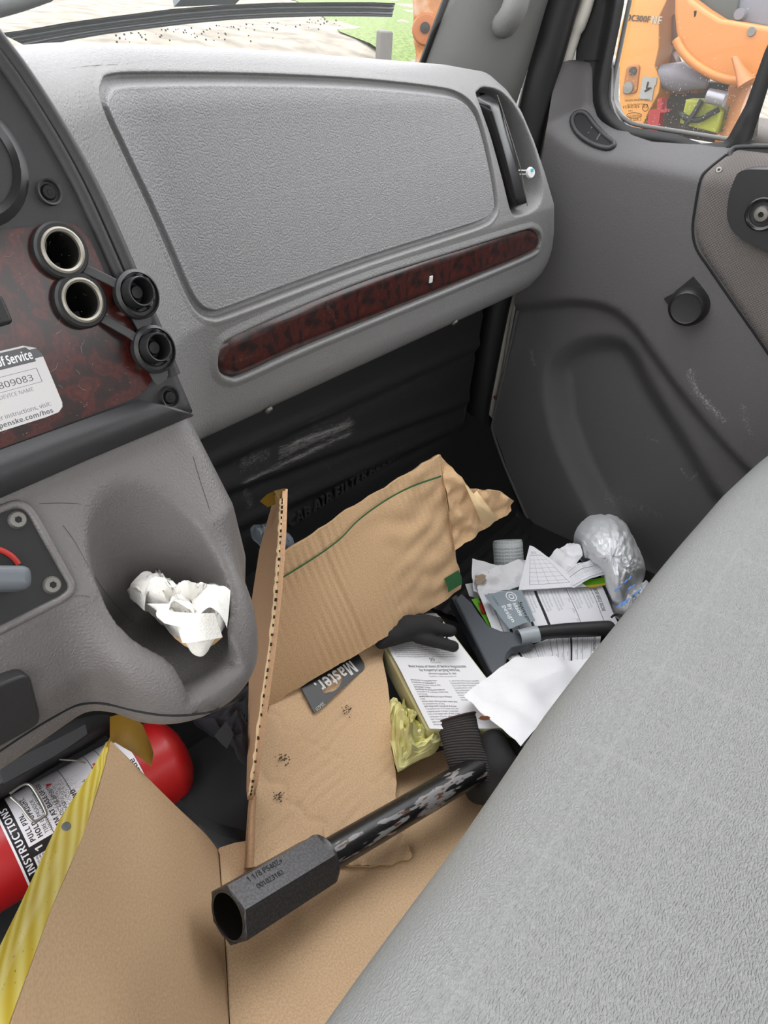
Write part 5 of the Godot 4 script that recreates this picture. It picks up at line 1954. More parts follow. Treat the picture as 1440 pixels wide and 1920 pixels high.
	var L0 := hy(487, 1030, 0.27)
	var qn := plane_of(E0, E1, L0)
	b = board(px([514, 930, 530, 916, 527, 1000, 520, 1100, 508, 1215, 492, 1330, 474, 1470, 464, 1500, 462, 1480, 466, 1300, 468, 1150, 486, 1032]), E0, qn, 0.006, .008)
	part(fc, "standing_side", b, M.kraft_pink)
	b = MB.new()
	var b2 := MB.new()
	var ep := smooth_poly(px([529, 935, 526, 1000, 519, 1100, 507, 1215, 491, 1330, 473, 1470, 469, 1492]), 14, false)
	var view := Vector3.ZERO
	pts = PackedVector3Array()
	for k in ep.size():
		var f := k / float(ep.size() - 1)
		var a := hp(ep[k].x, ep[k].y, E0, qn)
		var wv := 1.0 + .4 * nz.get_noise_1d(k * .9)
		pts.append(hp(ep[k].x - 5.0 * wv, ep[k].y, a, (EYE - a).normalized()))
		pts.append(hp(ep[k].x - 1.0, ep[k].y, a + (EYE - a).normalized() * .0035, (EYE - a).normalized()))
		pts.append(hp(ep[k].x + 5.0 * wv, ep[k].y, a, (EYE - a).normalized()))
		if k % 2 == 1 and k < ep.size() - 2:
			var c := hp(ep[k].x + .3, ep[k].y, a + (EYE - a).normalized() * .0036, (EYE - a).normalized())
			var up := (hp(ep[k + 1].x, ep[k + 1].y, a, (EYE - a).normalized()) - a).normalized()
			b2.box(c + up * rng.randf_range(-.001, .001), up.cross((EYE - a).normalized()) * .0014 * rng.randf_range(.3, 1.1), up * rng.randf_range(.0008, .0022), (EYE - a).normalized() * .0004)
	b.grid(pts, 3)
	var rimp := part(fc, "fluted_edge", b, M.kraft_core)
	var fl2 := part(rimp, "flute_gaps", b2, M.flute)
	fl2.set_meta("kind", "stuff")
	# tape scrap on its tip
	b = MB.new()
	b.fan(PackedVector3Array([hy(514, 920, .405), hy(536, 915, .41), hy(531, 934, .395), hy(525, 950, .39), hy(519, 935, .395)]))
	b.fan(PackedVector3Array([hy(514, 921, .40), hy(500, 927, .385), hy(487, 940, .375), hy(502, 951, .375), hy(517, 945, .385)]))
	part(fc, "tape_scrap", b, bt, false, "yellow-brown tape scrap")
func _frame(n: Vector3) -> Array:
	var ex := (Vector3.RIGHT - n * n.x).normalized()
	return [ex, n.cross(ex).normalized()]
func _p2(pxs: PackedVector2Array, o: Vector3, n: Vector3) -> PackedVector2Array:
	var fr := _frame(n)
	var q := PackedVector2Array()
	for p in pxs:
		var w := hp(p.x, p.y, o, n) - o
		q.append(Vector2(w.dot(fr[0]), w.dot(fr[1])))
	return q
func tape_tex() -> ImageTexture:
	var im := img(128, 512, Color(0.74, 0.66, 0.26))
	for y in 512:
		for x in 128:
			var s := sin((y * 0.9 + x * 1.1 + 18.0 * sin(x * .03 + y * .006)) * .16)
			im.set_pixel(x, y, Color(0.72, 0.62, 0.20).lerp(Color(0.80, 0.74, 0.42), .5 + .5 * s))
	speckle(im, 120, Color(0.25, 0.2, 0.1, .8), 3, 2)
	return tex(im)

# ---------------------------------------------------------------- wrench and fire extinguisher
func build_tools() -> void:
	# hex socket on a long tube
	var near := hy(427, 1718, 0.128)
	var far := hy(604, 1611, 0.082)
	var d := (far - near).normalized()
	var s := d.cross(Vector3.UP).normalized()
	if s.dot(EYE - near) < 0: s = -s
	var u := s.cross(d).normalized()
	if u.y < 0: u = -u
	var R := 0.0312
	var t := thing("socket_wrench", Vector3(near.x, 0.036, near.z), "heavy black steel tube wrench with a large hex socket end", "wrench")
	var hexm := bump(albedo(tri_mat(mat(Color(1, 1, 1), 0.34, 0.4), 26.0), ntex(FastNoiseLite.TYPE_SIMPLEX, 0.03, 256, 71, 5, FastNoiseLite.FRACTAL_FBM, grad([0.0, Color(0.24, 0.22, 0.21), 0.5, Color(0.29, 0.285, 0.29), 0.75, Color(0.31, 0.31, 0.32), 1.0, Color(0.38, 0.36, 0.34)]))), M.kraft_bump, 0.006)
	var b := MB.new()
	var vw := EYE - near
	var a0 := Vector2(vw.dot(s), vw.dot(u)).angle() + deg_to_rad(24.0 - 30.0)      # one flat turned up towards us
	var rings := [[0.0, .76], [0.0, .86], [.006, .97], [.012, 1.0], [.45, 1.0], [.94, 1.0], [.97, .98], [1.0, .93], [1.0, .3]]
	var L := near.distance_to(far)
	for k in rings.size() - 1:
		for h in 6:
			for q in 1:
				var pts := PackedVector3Array()
				for r in [rings[k], rings[k + 1]]:
					for j in 5:
						var f := j / 4.0
						var v0 := Vector2.from_angle(a0 + TAU * h / 6.0)
						var v1 := Vector2.from_angle(a0 + TAU * (h + 1) / 6.0)
						var v := v0.lerp(v1, f)
						if r[1] < 0.95: v = v.normalized() * .87      # round at the bore
						if r[1] < .5: v = v * .4
						var rr: float = R * (r[1] if r[1] >= .95 else (r[1] + .1 if r[1] > .5 else 1.0))
						pts.append(near + d * L * r[0] + (s * v.x + u * v.y) * rr)
				b.grid(pts, 5)
	var hx_ := part(t, "hex_socket", b, hexm)
	b = MB.new()
	b.lathe([Vector2(.0262, -.0002), Vector2(.0238, .004), Vector2(.0230, .07), Vector2(0, .07)], near, d, 36)
	part(hx_, "bore", b, mat(Color(0.13, 0.115, 0.10), .45, .4))
	# stamped characters on the face turned to us
	var best := 0
	var bd := -9.0
	for h in 6:
		var m := Vector2.from_angle(a0 + TAU * (h + .5) / 6.0)
		var nn := s * m.x + u * m.y
		var sc := nn.dot((EYE - near).normalized())
		if sc > bd:
			bd = sc
			best = h
	var mm := Vector2.from_angle(a0 + TAU * (best + .5) / 6.0)
	var fn := (s * mm.x + u * mm.y).normalized()
	var fo := near + fn * (R * .866 + .0003)
	var fu := fn.cross(d)
	if fu.y < 0: fu = -fu
	var ink := mat(Color(0.07, 0.065, 0.06), .6)
	lettering(hx_, "1 1/8 PS40Z+", fo + d * L * .17 + fu * .005, fo + d * L * .52 + fu * .005, ink, .0004, "stamping", fu)
	lettering(hx_, "001023182", fo + d * L * .20 - fu * .006, fo + d * L * .46 - fu * .006, ink, .0004, "stamping", fu)
	# tube with chipped paint
	var tend := hy(985, 1390, 0.0)
	var ts := far - d * .02
	var im := img(512, 512, Color(0.085, 0.085, 0.09))
	var nn2 := FastNoiseLite.new()
	nn2.seed = 17
	nn2.frequency = 0.012
	nn2.fractal_octaves = 4
	for y in 512:
		for x in 512:
			var v := nn2.get_noise_2d(x * 1.4, y * 0.8)
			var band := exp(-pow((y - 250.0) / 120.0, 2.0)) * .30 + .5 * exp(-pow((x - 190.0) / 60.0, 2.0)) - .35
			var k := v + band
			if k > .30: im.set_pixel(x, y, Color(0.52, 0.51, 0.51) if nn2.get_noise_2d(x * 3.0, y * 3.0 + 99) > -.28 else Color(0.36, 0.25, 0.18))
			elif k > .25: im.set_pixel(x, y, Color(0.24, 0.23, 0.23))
	speckle(im, 700, Color(0.55, 0.52, 0.50, .8), 8, 2)
	hairs(im, 60, Color(0.5, 0.48, 0.46, .7), 9, 26)
	var tm := mat(Color(1, 1, 1), 0.33)
	tm.albedo_texture = tex(im)
	b = MB.new()
	var path := PackedVector3Array()
	for k in 13: path.append(ts.lerp(tend, k / 12.0))
	b.tube(path, 0.0185, 28, true)
	part(t, "tube", b, tm)
	b = MB.new()    # cotter lug on the tube
	var lp := ts.lerp(tend, .46)
	b.lathe([Vector2(0, .006), Vector2(.005, .006), Vector2(.007, .003), Vector2(.007, -.004)], lp + (EYE - lp).normalized() * .0175 - u * .004, (EYE - lp).normalized(), 14)
	part(t, "lug", b, mat(Color(0.52, 0.46, 0.43), .7), false, "small pale lug")

	# fire extinguisher lying under the console
	var e0 := hy(-60, 1640, 0.085)
	var e1 := hy(345, 1405, 0.085)
	var ad := (e1 - e0).normalized()
	var er := 0.053
	var x := thing("fire_extinguisher", Vector3(.22, 0.03, -.55), "red fire extinguisher with a white instruction label, lying on its side", "extinguisher")
	var red := mat(Color(0.62, 0.035, 0.05), 0.35)
	red.clearcoat_enabled = true
	red.clearcoat = .5
	b = MB.new()
	var len_ := e0.distance_to(e1)
	var prof := [Vector2(0, 0), Vector2(er * .9, 0.0), Vector2(er, .01), Vector2(er, len_ - .03)]
	for k in 6:
		var a := PI * .5 * (k + 1) / 6.0
		prof.append(Vector2(er * cos(a * .9), len_ - .03 + .03 * sin(a)))
	prof.append(Vector2(0, len_ + .001))
	b.lathe(prof, e0, ad, 48)
	part(x, "cylinder", b, red)
	# label round the cylinder: u runs round (reading direction), v along the axis
	var lab := extinguisher_label()
	var lm := mat(Color(1, 1, 1), 0.45)
	lm.albedo_texture = lab
	var toeye := (EYE - (e0 + e1) * .5)
	var vy := (toeye - ad * toeye.dot(ad)).normalized()
	var vx := ad.cross(vy).normalized()       # round direction
	if vx.y < 0.0: vx = -vx
	# arc from below (near side) up and over to the far side
	b = MB.new()
	var la := ax_of(e0, ad, 18, 1590)
	var lb := ax_of(e0, ad, 232, 1410)
	var pts := PackedVector3Array()
	var cols := 40
	for r in 21:
		var f := r / 20.0
		for c in cols + 1:
			var ang := lerpf(-1.25, 1.45, c / float(cols))
			pts.append(e0 + ad * lerpf(la, lb, f) + (vy * cos(ang) + vx * sin(ang)) * (er + .0006))
	b.grid(pts, cols + 1)
	part(x, "label", b, lm, false, "white instruction label with black print")
	# wire bracket clip
	b = MB.new()
	var cl := PackedVector3Array()
	for q in px([18, 1488, 46, 1470, 62, 1478, 86, 1522, 80, 1532, 64, 1540, 50, 1526, 40, 1512, 20, 1494]):
		cl.append(hp(q.x, q.y, e0 + vy * (er + .012), vy))
	b.tube(smooth3(cl, 4), .0017, 8)
	part(x, "wire_clip", b, M.steel, false, "bent steel wire clip")
	b = MB.new()
	b.tube(smooth3(PackedVector3Array([hp(112, 1424, e0 + vy * (er + .004), vy), hp(140, 1426, e0 + vy * (er + .006), vy), hp(160, 1430, e0 + vy * (er + .002), vy)]), 4), .0010, 6)
	part(x, "wire_end", b, M.dull_steel)
	b = MB.new()
	b.lathe([Vector2(.016, 0), Vector2(.016, -.03), Vector2(.03, -.035), Vector2(.03, -.05), Vector2(0, -.05)], e0, ad, 20)
	part(x, "valve", b, M.dark)
func ax_of(o: Vector3, d: Vector3, u: float, v: float) -> float:   # place along an axis nearest to a pixel's ray
	var r := ray(u, v)
	var w := o - EYE
	var a := d.dot(r)
	return (a * r.dot(w) - d.dot(w)) / (1.0 - a * a)
func extinguisher_label() -> ImageTexture:
	var im := img(720, 900, Color(0.84, 0.83, 0.85))
	var k := Color(0.08, 0.08, 0.09)
	rect(im, 0, 14, 720, 70, k)
	write(im, "INSTRUCTIONS", 150, 72, 62, Color(0.84, 0.83, 0.85), true, .95)
	rect(im, 0, 84, 720, 4, k)
	var ys := [96, 286, 470, 640]
	for q in 4: rect(im, 0, ys[q] + (150 if q == 0 else 160), 720, 4, k)
	rect(im, 236, 88, 60, 160, k)
	write(im, "1", 250, 160, 64, Color(.84, .83, .85), true)
	write(im, "PULL PIN.", 310, 140, 44, k, true, .82)
	write(im, "HOLD UPRIGHT.", 310, 188, 44, k, true, .82)
	write(im, "TIRE EL PASADOR.", 316, 228, 32, k, false, .85)
	write(im, "SOSTENGALO VERTICAL.", 316, 256, 28, k, false, .85)
	rect(im, 150, 262, 60, 150, k)
	write(im, "2", 164, 330, 64, Color(.84, .83, .85), true)
	write(im, "AIM AT BASE OF FIRE", 300, 308, 42, k, true, .82)
	write(im, "DESDE 2 M APUNTE", 306, 352, 34, k, false, .85)
	write(im, "A LA BASE", 306, 386, 30, k, false, .85)
	write(im, "SQUEEZE AND", 210, 470, 44, k, true, .85)
	write(im, "HOLD LEVER.", 210, 516, 44, k, true, .85)
	write(im, "APRIETE Y SOSTENGA", 214, 556, 32, k, false, .85)
	write(im, "LA PALANCA.", 214, 590, 32, k, false, .85)
	write(im, "SWEEP SIDE TO SIDE.", 190, 660, 44, k, true, .8)
	write(im, "MUEVA DE LADO A LADO.", 194, 702, 34, k, false, .82)
	for q in 7: write(im, "ALL PIN DO NOT READ ALL INSTRUCTIONS ON THIS LABEL", 6, 112 + q * 19, 16, k, false, .55)
	# pictograms: a flame and a hand on black tiles
	for q in 3:
		var X := 170 + q * 150
		rect(im, X, 726, 110, 92, k)
		for j in 7: rect(im, X + 14 + j * 12, 742 + int(20.0 * absf(sin(j * 1.7 + q))), 9, 52 - int(24.0 * absf(sin(j * 1.3 + q))), Color(.84, .83, .85))
		write(im, "PAPER WOOD", X, 838, 16, k)
	rect(im, 0, 712, 720, 4, k)
	write(im, "Kidde", 300, 890, 52, k, true)
	rect(im, 296, 846, 150, 8, k)
	# red arrows
	for q in [[560, 330], [520, 640]]:
		for j in 26: rect(im, q[0] + j, q[1] + int(absf(sin(j * .9)) * 12), 2, 34 - j, Color(0.75, 0.10, 0.14))
	# grime
	rng.seed = 12
	for q in 5000:
		var X := int(470 + rng.randfn(0, 70))
		var Y := int(360 + rng.randfn(0, 60))
		if X > 0 and Y > 0 and X < 719 and Y < 899 and rng.randf() < .6: rect(im, X, Y, 2, 2, Color(0.10, 0.09, 0.09))
	return tex(im)

# ---------------------------------------------------------------- papers, gloves, bags
func sheet(q: Array, ys: Array, nu: int, nv: int, amp: float, freq: float, seed_: float, fold = null) -> MB:
	# q: pixels TL TR BR BL, ys: their heights
	var c: Array[Vector3] = []
	for k in 4: c.append(hy(q[k * 2], q[k * 2 + 1], ys[k]))
	var n := plane_of(c[0], c[1], c[3])
	var pts := PackedVector3Array()
	for j in nv + 1:
		for i in nu + 1:
			var u := i / float(nu)
			var v := j / float(nv)
			var p := c[0].lerp(c[1], u).lerp(c[3].lerp(c[2], u), v)
			var h := amp * (nz.get_noise_3d(p.x * freq + seed_, p.z * freq, seed_) + .5 * nr.get_noise_2d(p.x * freq * .8 + seed_, p.z * freq * .8))
			if fold != null: h += fold.call(u, v)
			pts.append(p + n * h)
	var b := MB.new()
	b.grid(pts, nu + 1)
	var lower := PackedVector3Array()
	for p in pts: lower.append(p - n * .0004)
	b.grid(lower, nu + 1)
	return b
# heap over a traced outline: base at y0, bulging to height h, creased by noise
func mound(outl: Array, y0: float, h: float, amp: float, freq: float, seed_: float, rings := 14, steps := 3, pw := 2.2, lift := Vector2.ZERO, folds := 0.0) -> MB:
	var o := smooth_poly(px(outl), steps)
	var c2 := Vector2.ZERO
	for q in o: c2 += q
	c2 = c2 / o.size() + lift
	var pts := PackedVector3Array()
	var n := o.size()
	var yc := y0 + h * .6
	for r in rings + 1:
		var f := 1.0 - r / float(rings)
		for k in n + 1:
			var q: Vector2 = c2.lerp(o[k % n], f)
			var y := y0 + h * (1.0 - pow(f, pw)) * .999
			var p := hy(q.x, q.y, y)
			var e := amp * (nr.get_noise_3d(p.x * freq + seed_, p.y * freq, p.z * freq) + .7 * nz.get_noise_3d(p.x * freq * 1.9, p.y * freq * 1.9 + seed_, p.z * freq * 1.9))
			var v := (EYE - p).normalized()
			if folds > 0.0:
				var an := TAU * k / n
				e = e * .45 + amp * .75 * folds * nr.get_noise_3d(cos(an) * 3.2 + seed_, sin(an) * 3.2, f * 1.6) + amp * .3 * nr.get_noise_3d(p.x * 60, p.y * 60, p.z * 60)
			pts.append(p + (Vector3.UP * .7 + v * .5) * e * (0.35 + .65 * (1.0 - f * f)))
	# underside
	var b := MB.new()
	b.grid(pts, n + 1)
	var low := PackedVector3Array()
	for k in n: low.append(pts[k] - Vector3(0, .004, 0))
	var skirt := PackedVector3Array()
	for k in n + 1: skirt.append(pts[k])
	for k in n + 1: skirt.append(low[k % n])
	b.grid(skirt, n + 1)
	b.fan(low)
	return b
func form_tex(seed_: int, w := 512, h := 512) -> ImageTexture:
	var im := img(w, h, Color(0.92, 0.92, 0.935))
	rng.seed = seed_
	var k := Color(0.16, 0.16, 0.18)
	var g := Color(0.52, 0.52, 0.55)
	var y := 60
	write(im, "DRIVER VEHICLE RECORD", 40, 44, 22, k, true)
	while y < h - 40:
		var kind := rng.randi_range(0, 4)
		if kind == 0:
			rect(im, 24, y, w - 48, 11, k)
			y += 18
		elif kind < 3:
			rect(im, 24, y, w - 48, 2, k)
			for c in 4: rect(im, 24 + c * (w - 48) / 4, y, 1, 30, g)
			for c in 4: write(im, ["Name", "Unit no.", "Odometer", "Date / Time"][c], 28 + c * (w - 48) / 4, y + 13, 11, g)
			y += 32
		else:
			for r in 3: write(im, ["I certify that the entries are true", "Original each driver keeps his own copy", "Remarks and shipping document number"][r], 28, y + 12 + r * 13, 11, g, false, 1.2)
			y += 46
	frame(im, 22, 52, w - 44, h - 90, 2, k)
	speckle(im, 300, Color(0.7, 0.7, 0.7, .5), seed_ + 1, 2)
	return tex(im)
func paper_mat(t: Texture2D) -> StandardMaterial3D:
	var m := mat(Color(1, 1, 1), .8)
	m.albedo_texture = t
	return m
func build_clutter() -> void:
	# --- paper towels in the cup holder
	var tw := thing("paper_towel", hy(345, 1215, 0.475), "crumpled white paper towel stuffed in the cup holder", "towel")
	var towel := bump(tri_mat(mat(Color(0.90, 0.89, 0.865), .9), 40.0), ntex(FastNoiseLite.TYPE_CELLULAR, .06, 256, 81), .05)
	towel.backlight_enabled = true
	towel.backlight = Color(.3, .3, .28)
	var b := mound([234, 1112, 246, 1094, 264, 1076, 286, 1072, 300, 1082, 330, 1106, 362, 1102, 398, 1104, 432, 1104, 428, 1132, 424, 1168, 402, 1208, 374, 1219, 346, 1209, 322, 1188, 300, 1160, 268, 1140, 250, 1128], 0.488, 0.040, .022, 30.0, 2.0, 26, 6, 3.0)
	part(tw, "towel_ball", b, towel)
	var pts := PackedVector3Array()
	for f in [[[238, 1112, 284, 1074, 322, 1104, 268, 1142], [.512, .52, .535, .52], .005, 3.0], [[296, 1082, 352, 1112, 366, 1150, 312, 1142], [.522, .535, .545, .54], .006, 5.0], [[352, 1106, 432, 1104, 426, 1166, 372, 1150], [.528, .525, .53, .545], .005, 7.0], [[272, 1132, 318, 1132, 340, 1176, 304, 1164], [.53, .54, .54, .53], .005, 9.0], [[312, 1146, 400, 1150, 414, 1196, 340, 1206], [.545, .548, .53, .53], .004, 11.0], [[340, 1196, 412, 1190, 396, 1212, 352, 1214], [.53, .53, .515, .515], .003, 13.0]]:
		var arch: float = .006
		b = sheet(f[0], f[1], 18, 14, f[2], 34.0, f[3], func(u: float, v: float) -> float: return arch * sin(PI * u) * (.4 + .6 * v) - .003 * pow(absf(2.0 * u - 1.0), 4.0))
		part(tw, "fold", b, towel)
	b = MB.new()
	pts = PackedVector3Array()
	for r in [[328, 1197, 322, 1190], [346, 1211, 344, 1202], [364, 1220, 366, 1208], [384, 1218, 386, 1208], [402, 1208, 400, 1198], [416, 1196, 412, 1190]]:
		for j in 3:
			var f := j / 2.0
			pts.append(hy(lerpf(r[0], r[2], f), lerpf(r[1], r[3], f),   .514 + .004 * f))
	b.grid(pts, 3)
	part(tw, "stained_edge", b, mat(Color(0.66, 0.52, 0.36), .9), false, "brown stained edge")

	# --- rule book with printed cover page
	var yb := 0.045
	var q := [hy(690, 1155, yb), hy(823, 1151, yb), hy(987, 1366, yb), hy(800, 1368, yb)]
	var bk := thing("rule_book", Vector3(.71, 0.006, -.38), "thick paperback rule book lying open-faced under a black glove", "book")
	b = MB.new()
	var ex: Vector3 = (q[1] - q[0]).normalized()
	var p2 := PackedVector2Array()
	for k in q: p2.append(Vector2((k - q[0]).x, -(k - q[0]).z))
	b.slab(MB.rounded(p2, .006, 3), q[0] - Vector3(0, .001, 0), Vector3.RIGHT, Vector3(0, 0, -1), -.036, 0.0, .002)
	var edge := mat(Color(0.72, 0.69, 0.52), .9)
	var im := img(64, 256, Color(0.74, 0.71, 0.55))
	part(bk, "page_block", b, edge, false, "yellowish page block")
	b = MB.new()
	pts = PackedVector3Array()
	for j in 25:
		for i in 17:
			var u := i / 16.0
			var v := j / 24.0
			var p: Vector3 = q[0].lerp(q[1], u).lerp(q[3].lerp(q[2], u), v)
			p += (q[1] - q[0]).normalized() * (.004 * (1.0 - 2.0 * u))
			pts.append(p + Vector3(0, .0012 + .004 * pow(1.0 - u, 3.0) * sin(v * 3.0) + .0015 * nz.get_noise_2d(u * 3, v * 3 + 8), 0))
	b.grid(pts, 17)
	part(bk, "printed_page", b, paper_mat(book_tex()), false, "white page of small print")
	b = MB.new()
	pts = PackedVector3Array()
	for r in [[830, 1368], [870, 1372], [905, 1366], [925, 1362]]:
		pts.append(hy(r[0], r[1] - 6, .037))
		pts.append(hy(r[0], r[1] + 12, .017))
	b.grid(pts, 2)
	part(bk, "back_cover", b, mat(Color(0.45, 0.45, 0.46), .6))

	# --- gloves
	var gm := bump(tri_mat(mat(Color(0.105, 0.105, 0.108), .78), 40.0), ntex(FastNoiseLite.TYPE_SIMPLEX, .15, 256, 82), .03)
	var gcs := []
	for c in [[760, 1176, 802, 1174, .020, .016], [800, 1174, 845, 1183, .0105, .0095], [785, 1196, 850, 1212, .0095, .009], [715, 1204, 770, 1188, .011, .010], [782, 1160, 822, 1166, .010, .008], [735, 1192, 770, 1178, .015, .018]]:
		var e: float = [.075, .079, .067, .065, .073, .071][gcs.size()]
		gcs.append([hy(c[0], c[1], e), hy(c[2], c[3], e + .002), c[4], c[5]])
	var g1 := thing("work_glove", hy(770, 1190, .052), "black coated work glove lying palm down on the rule book", "glove")
	b = nets(Vector3(.57, .03, -.58), Vector3(.88, .12, -.34), .0034, func(p: Vector3) -> float:
		var d := 1.0
		for c in gcs: d = smin(d, sd_caps(p, c[0], c[1], c[2], c[3]), .005)
		return d)
	part(g1, "glove_shell", b, gm)
	# second glove: knit cuff and rubber thumb
	var knit := img(64, 64, Color(.5, .5, .5))
	for y in 64:
		for x in 64:
			var h := .5 + .5 * sin(TAU * y / 16.0)
			h = h * (.6 + .4 * absf(sin(TAU * x / 8.0)))
			knit.set_pixel(x, y, Color(h, h, h))
	var km := mat(Color(0.27, 0.25, 0.245), .95)
	km.albedo_texture = tex(knit_color())
	km.heightmap_enabled = true
	km.heightmap_texture = tex(knit)
	km.heightmap_scale = .12
	km.uv1_scale = Vector3(5, 7, 1)
	var g2 := thing("work_glove", hy(890, 1440, -.02), "black rubber work glove with a grey ribbed knit cuff", "glove")
	b = MB.new()
	var rows := [[820, 1356, 890, 1338, .050], [820, 1362, 893, 1346, .051], [826, 1378, 898, 1372, .050], [832, 1400, 904, 1400, .048], [838, 1424, 916, 1424, .044], [846, 1446, 930, 1448, .036], [858, 1470, 945, 1470, .020]]
	pts = PackedVector3Array()
	for r in rows:
		var a := hy(r[0], r[1], r[4] - .01)
		var c := hy(r[2], r[3], r[4] - .01)
		var m := (a + c) * .5
		var hw := (c - a) * .5
		for k in 25:
			var an := TAU * k / 24.0
			pts.append(m + hw * cos(an) + Vector3(0, .6, .35).normalized() * sin(an) * .014)
	b.grid(pts, 25)
	part(g2, "knit_cuff", b, km, false, "grey ribbed knit cuff")
	b = MB.new()
	b.tube(PackedVector3Array(pts.slice(0, 25)), .0022, 8, false)
	part(g2, "cuff_hem", b, mat(Color(0.20, 0.13, 0.11), .9), false, "brown hem")
	var hc := [[hy(926, 1396, .035), hy(938, 1436, .025), .021, .025], [hy(938, 1436, .025), hy(930, 1478, .0), .025, .022], [hy(950, 1402, .02), hy(985, 1420, .005), .014, .012], [hy(900, 1478, -.02), hy(930, 1485, -.02), .022, .02]]
	b = nets(Vector3(.50, -.06, -.36), Vector3(.80, .07, -.10), .0036, func(p: Vector3) -> float:
		var d := 1.0
		for c in hc: d = smin(d, sd_caps(p, c[0], c[1], c[2], c[3]), .006)
		return d)
	part(g2, "glove_fingers", b, gm)

	# --- crumpled yellow note paper
	var yp := thing("crumpled_paper", hy(780, 1420, .01), "crumpled pale yellow lined paper beside the rule book", "paper")
	var ym := mat(Color(0.86, 0.845, 0.60), .85)
	b = mound([731, 1316, 744, 1313, 752, 1326, 757, 1312, 762, 1332, 785, 1340, 776, 1356, 800, 1368, 824, 1384, 822, 1402, 806, 1416, 772, 1430, 746, 1446, 736, 1410, 728, 1370], 0.015, .03, .030, 26.0, 7.0, 12, 2, 1.8)
	part(yp, "paper_ball", b, ym, true)

	# --- squeegee
	var sq := thing("squeegee", hy(930, 1200, .1 - DP), "grey plastic window squeegee with black grip and hang loop", "squeegee")
	var gp := mat(Color(0.33, 0.345, 0.365), .45)
	var so := hy(930, 1190, .118 - DP)
	b = MB.new()
	var sp := _p2(px([852, 1122, 866, 1112, 884, 1128, 900, 1152, 916, 1172, 940, 1182, 962, 1184, 980, 1190, 992, 1180, 1000, 1206, 976, 1210, 960, 1214, 951, 1226, 949, 1244, 952, 1262, 930, 1270, 916, 1252]), so, Vector3.UP)
	var fr := _frame(Vector3.UP)
	b.slab(sp, so, fr[0], fr[1], -.018, 0.0, .004)
	var hd_ := part(sq, "head", b, gp)
	b = MB.new()
	var s2 := _p2(px([846, 1120, 856, 1114, 936, 1264, 926, 1272]), so + Vector3(0, -.004, 0), Vector3.UP)
	b.slab(s2, so + Vector3(0, -.004, 0), fr[0], fr[1], -.022, 0.0, .002)
	part(sq, "rubber_blade", b, mat(Color(0.26, 0.27, 0.285), .5))
	b = MB.new()
	b.tube(smooth3(PackedVector3Array([hy(985, 1192, .118 - DP), hy(1010, 1187, .122 - DP), hy(1050, 1183, .124 - DP), hy(1100, 1180, .125 - DP), hy(1138, 1178, .125 - DP), hy(1145, 1178, .124 - DP)]), 4), [.012, .012, .012, .012, .0125, .0125, .0125, .0125, .013, .0134, .0134, .0134, .0138, .0138, .0138, .0138, .0138, .0138, .0134, .0125, .0095], 18)
	part(sq, "grip", b, mat(Color(0.135, 0.135, 0.14), .55), false, "black rubber grip")
	b = MB.new()
	b.tube(PackedVector3Array([hy(972, 1196, .1185 - DP), hy(990, 1192, .1195 - DP), hy(1009, 1188, .1225 - DP)]), .0146, 18, false)
	part(sq, "label_band", b, mat(Color(0.66, 0.69, 0.71), .3), false, "clear pale label band")
	b = MB.new()
	var lp := PackedVector3Array()
	for k in 17:
		var a := lerpf(2.6, -2.4, k / 16.0)
		lp.append(hy(1157 + 14 * cos(a), 1168 + 16 * sin(a), .128 - DP))
	b.tube(lp, .0022, 8)
	part(sq, "hang_loop", b, mat(Color(0.10, 0.10, 0.10), .6))
	var tagim := img(256, 256, Color(0.56, 0.60, 0.63))
	write(tagim, "Squeegee", 96, 70, 40, Color(0.10, 0.11, 0.12), true, .95)
	write(tagim, "Made", 96, 116, 40, Color(0.92, 0.93, 0.93), true)
	write(tagim, "By", 96, 158, 40, Color(0.92, 0.93, 0.93), true)
	write(tagim, "Design", 96, 200, 40, Color(0.92, 0.93, 0.93), true)
	write(tagim, "1 COUNT", 20, 220, 18, Color(0.16, 0.17, 0.18))
	for k in 60:
		var a := TAU * k / 60.0
		for rr in [[34, 6], [16, 6]]: rect(tagim, int(46 + cos(a) * rr[0]), int(92 + sin(a) * rr[0]), rr[1], rr[1], Color(0.92, 0.93, 0.93))
	b = MB.new()
	pts = PackedVector3Array()
	var tq := [hy(908, 1116, .128 - DP), hy(978, 1106, .126 - DP), hy(1004, 1164, .122 - DP), hy(955, 1180, .122 - DP)]
	# printed so that the words run down along the tag
	for j in 9:
		for i in 9:
			var u := i / 8.0
			var v := j / 8.0
			var p: Vector3 = tq[0].lerp(tq[1], u).lerp(tq[3].lerp(tq[2], u), v)
			pts.append(p + Vector3(0, .003 * sin(u * PI) + .0015 * nz.get_noise_2d(u * 4, v * 4), 0))
	b.grid(pts, 9)
	for k in b.uv.size(): b.uv[k] = Vector2(b.uv[k].y, 1.0 - b.uv[k].x)
	part(sq, "paper_tag", b, paper_mat(tex(tagim)), false, "grey printed product tag")

	# --- loose papers on the right
	var f1 := form_tex(3)
	var f2 := form_tex(9)
	paper("white page curling at its edge behind the green folder", [882, 1058, 985, 1066, 960, 1130, 884, 1118], low([.10, .09, .085, .09]), .006, 14.0, 1.0, M.paper, func(u: float, v: float) -> float: return .012 * pow(1.0 - u, 2.0))
	paper("small white leaf under the curling page", [872, 1096, 920, 1090, 930, 1130, 880, 1118], low([.075, .075, .07, .07]), .002, 10.0, 1.6, M.paper)
	var p2_ := paper("crinkled receipt with a brown stain", [890, 1078, 988, 1048, 990, 1096, 896, 1116], low([.115, .115, .105, .105]), .009, 24.0, 2.0, M.paper)
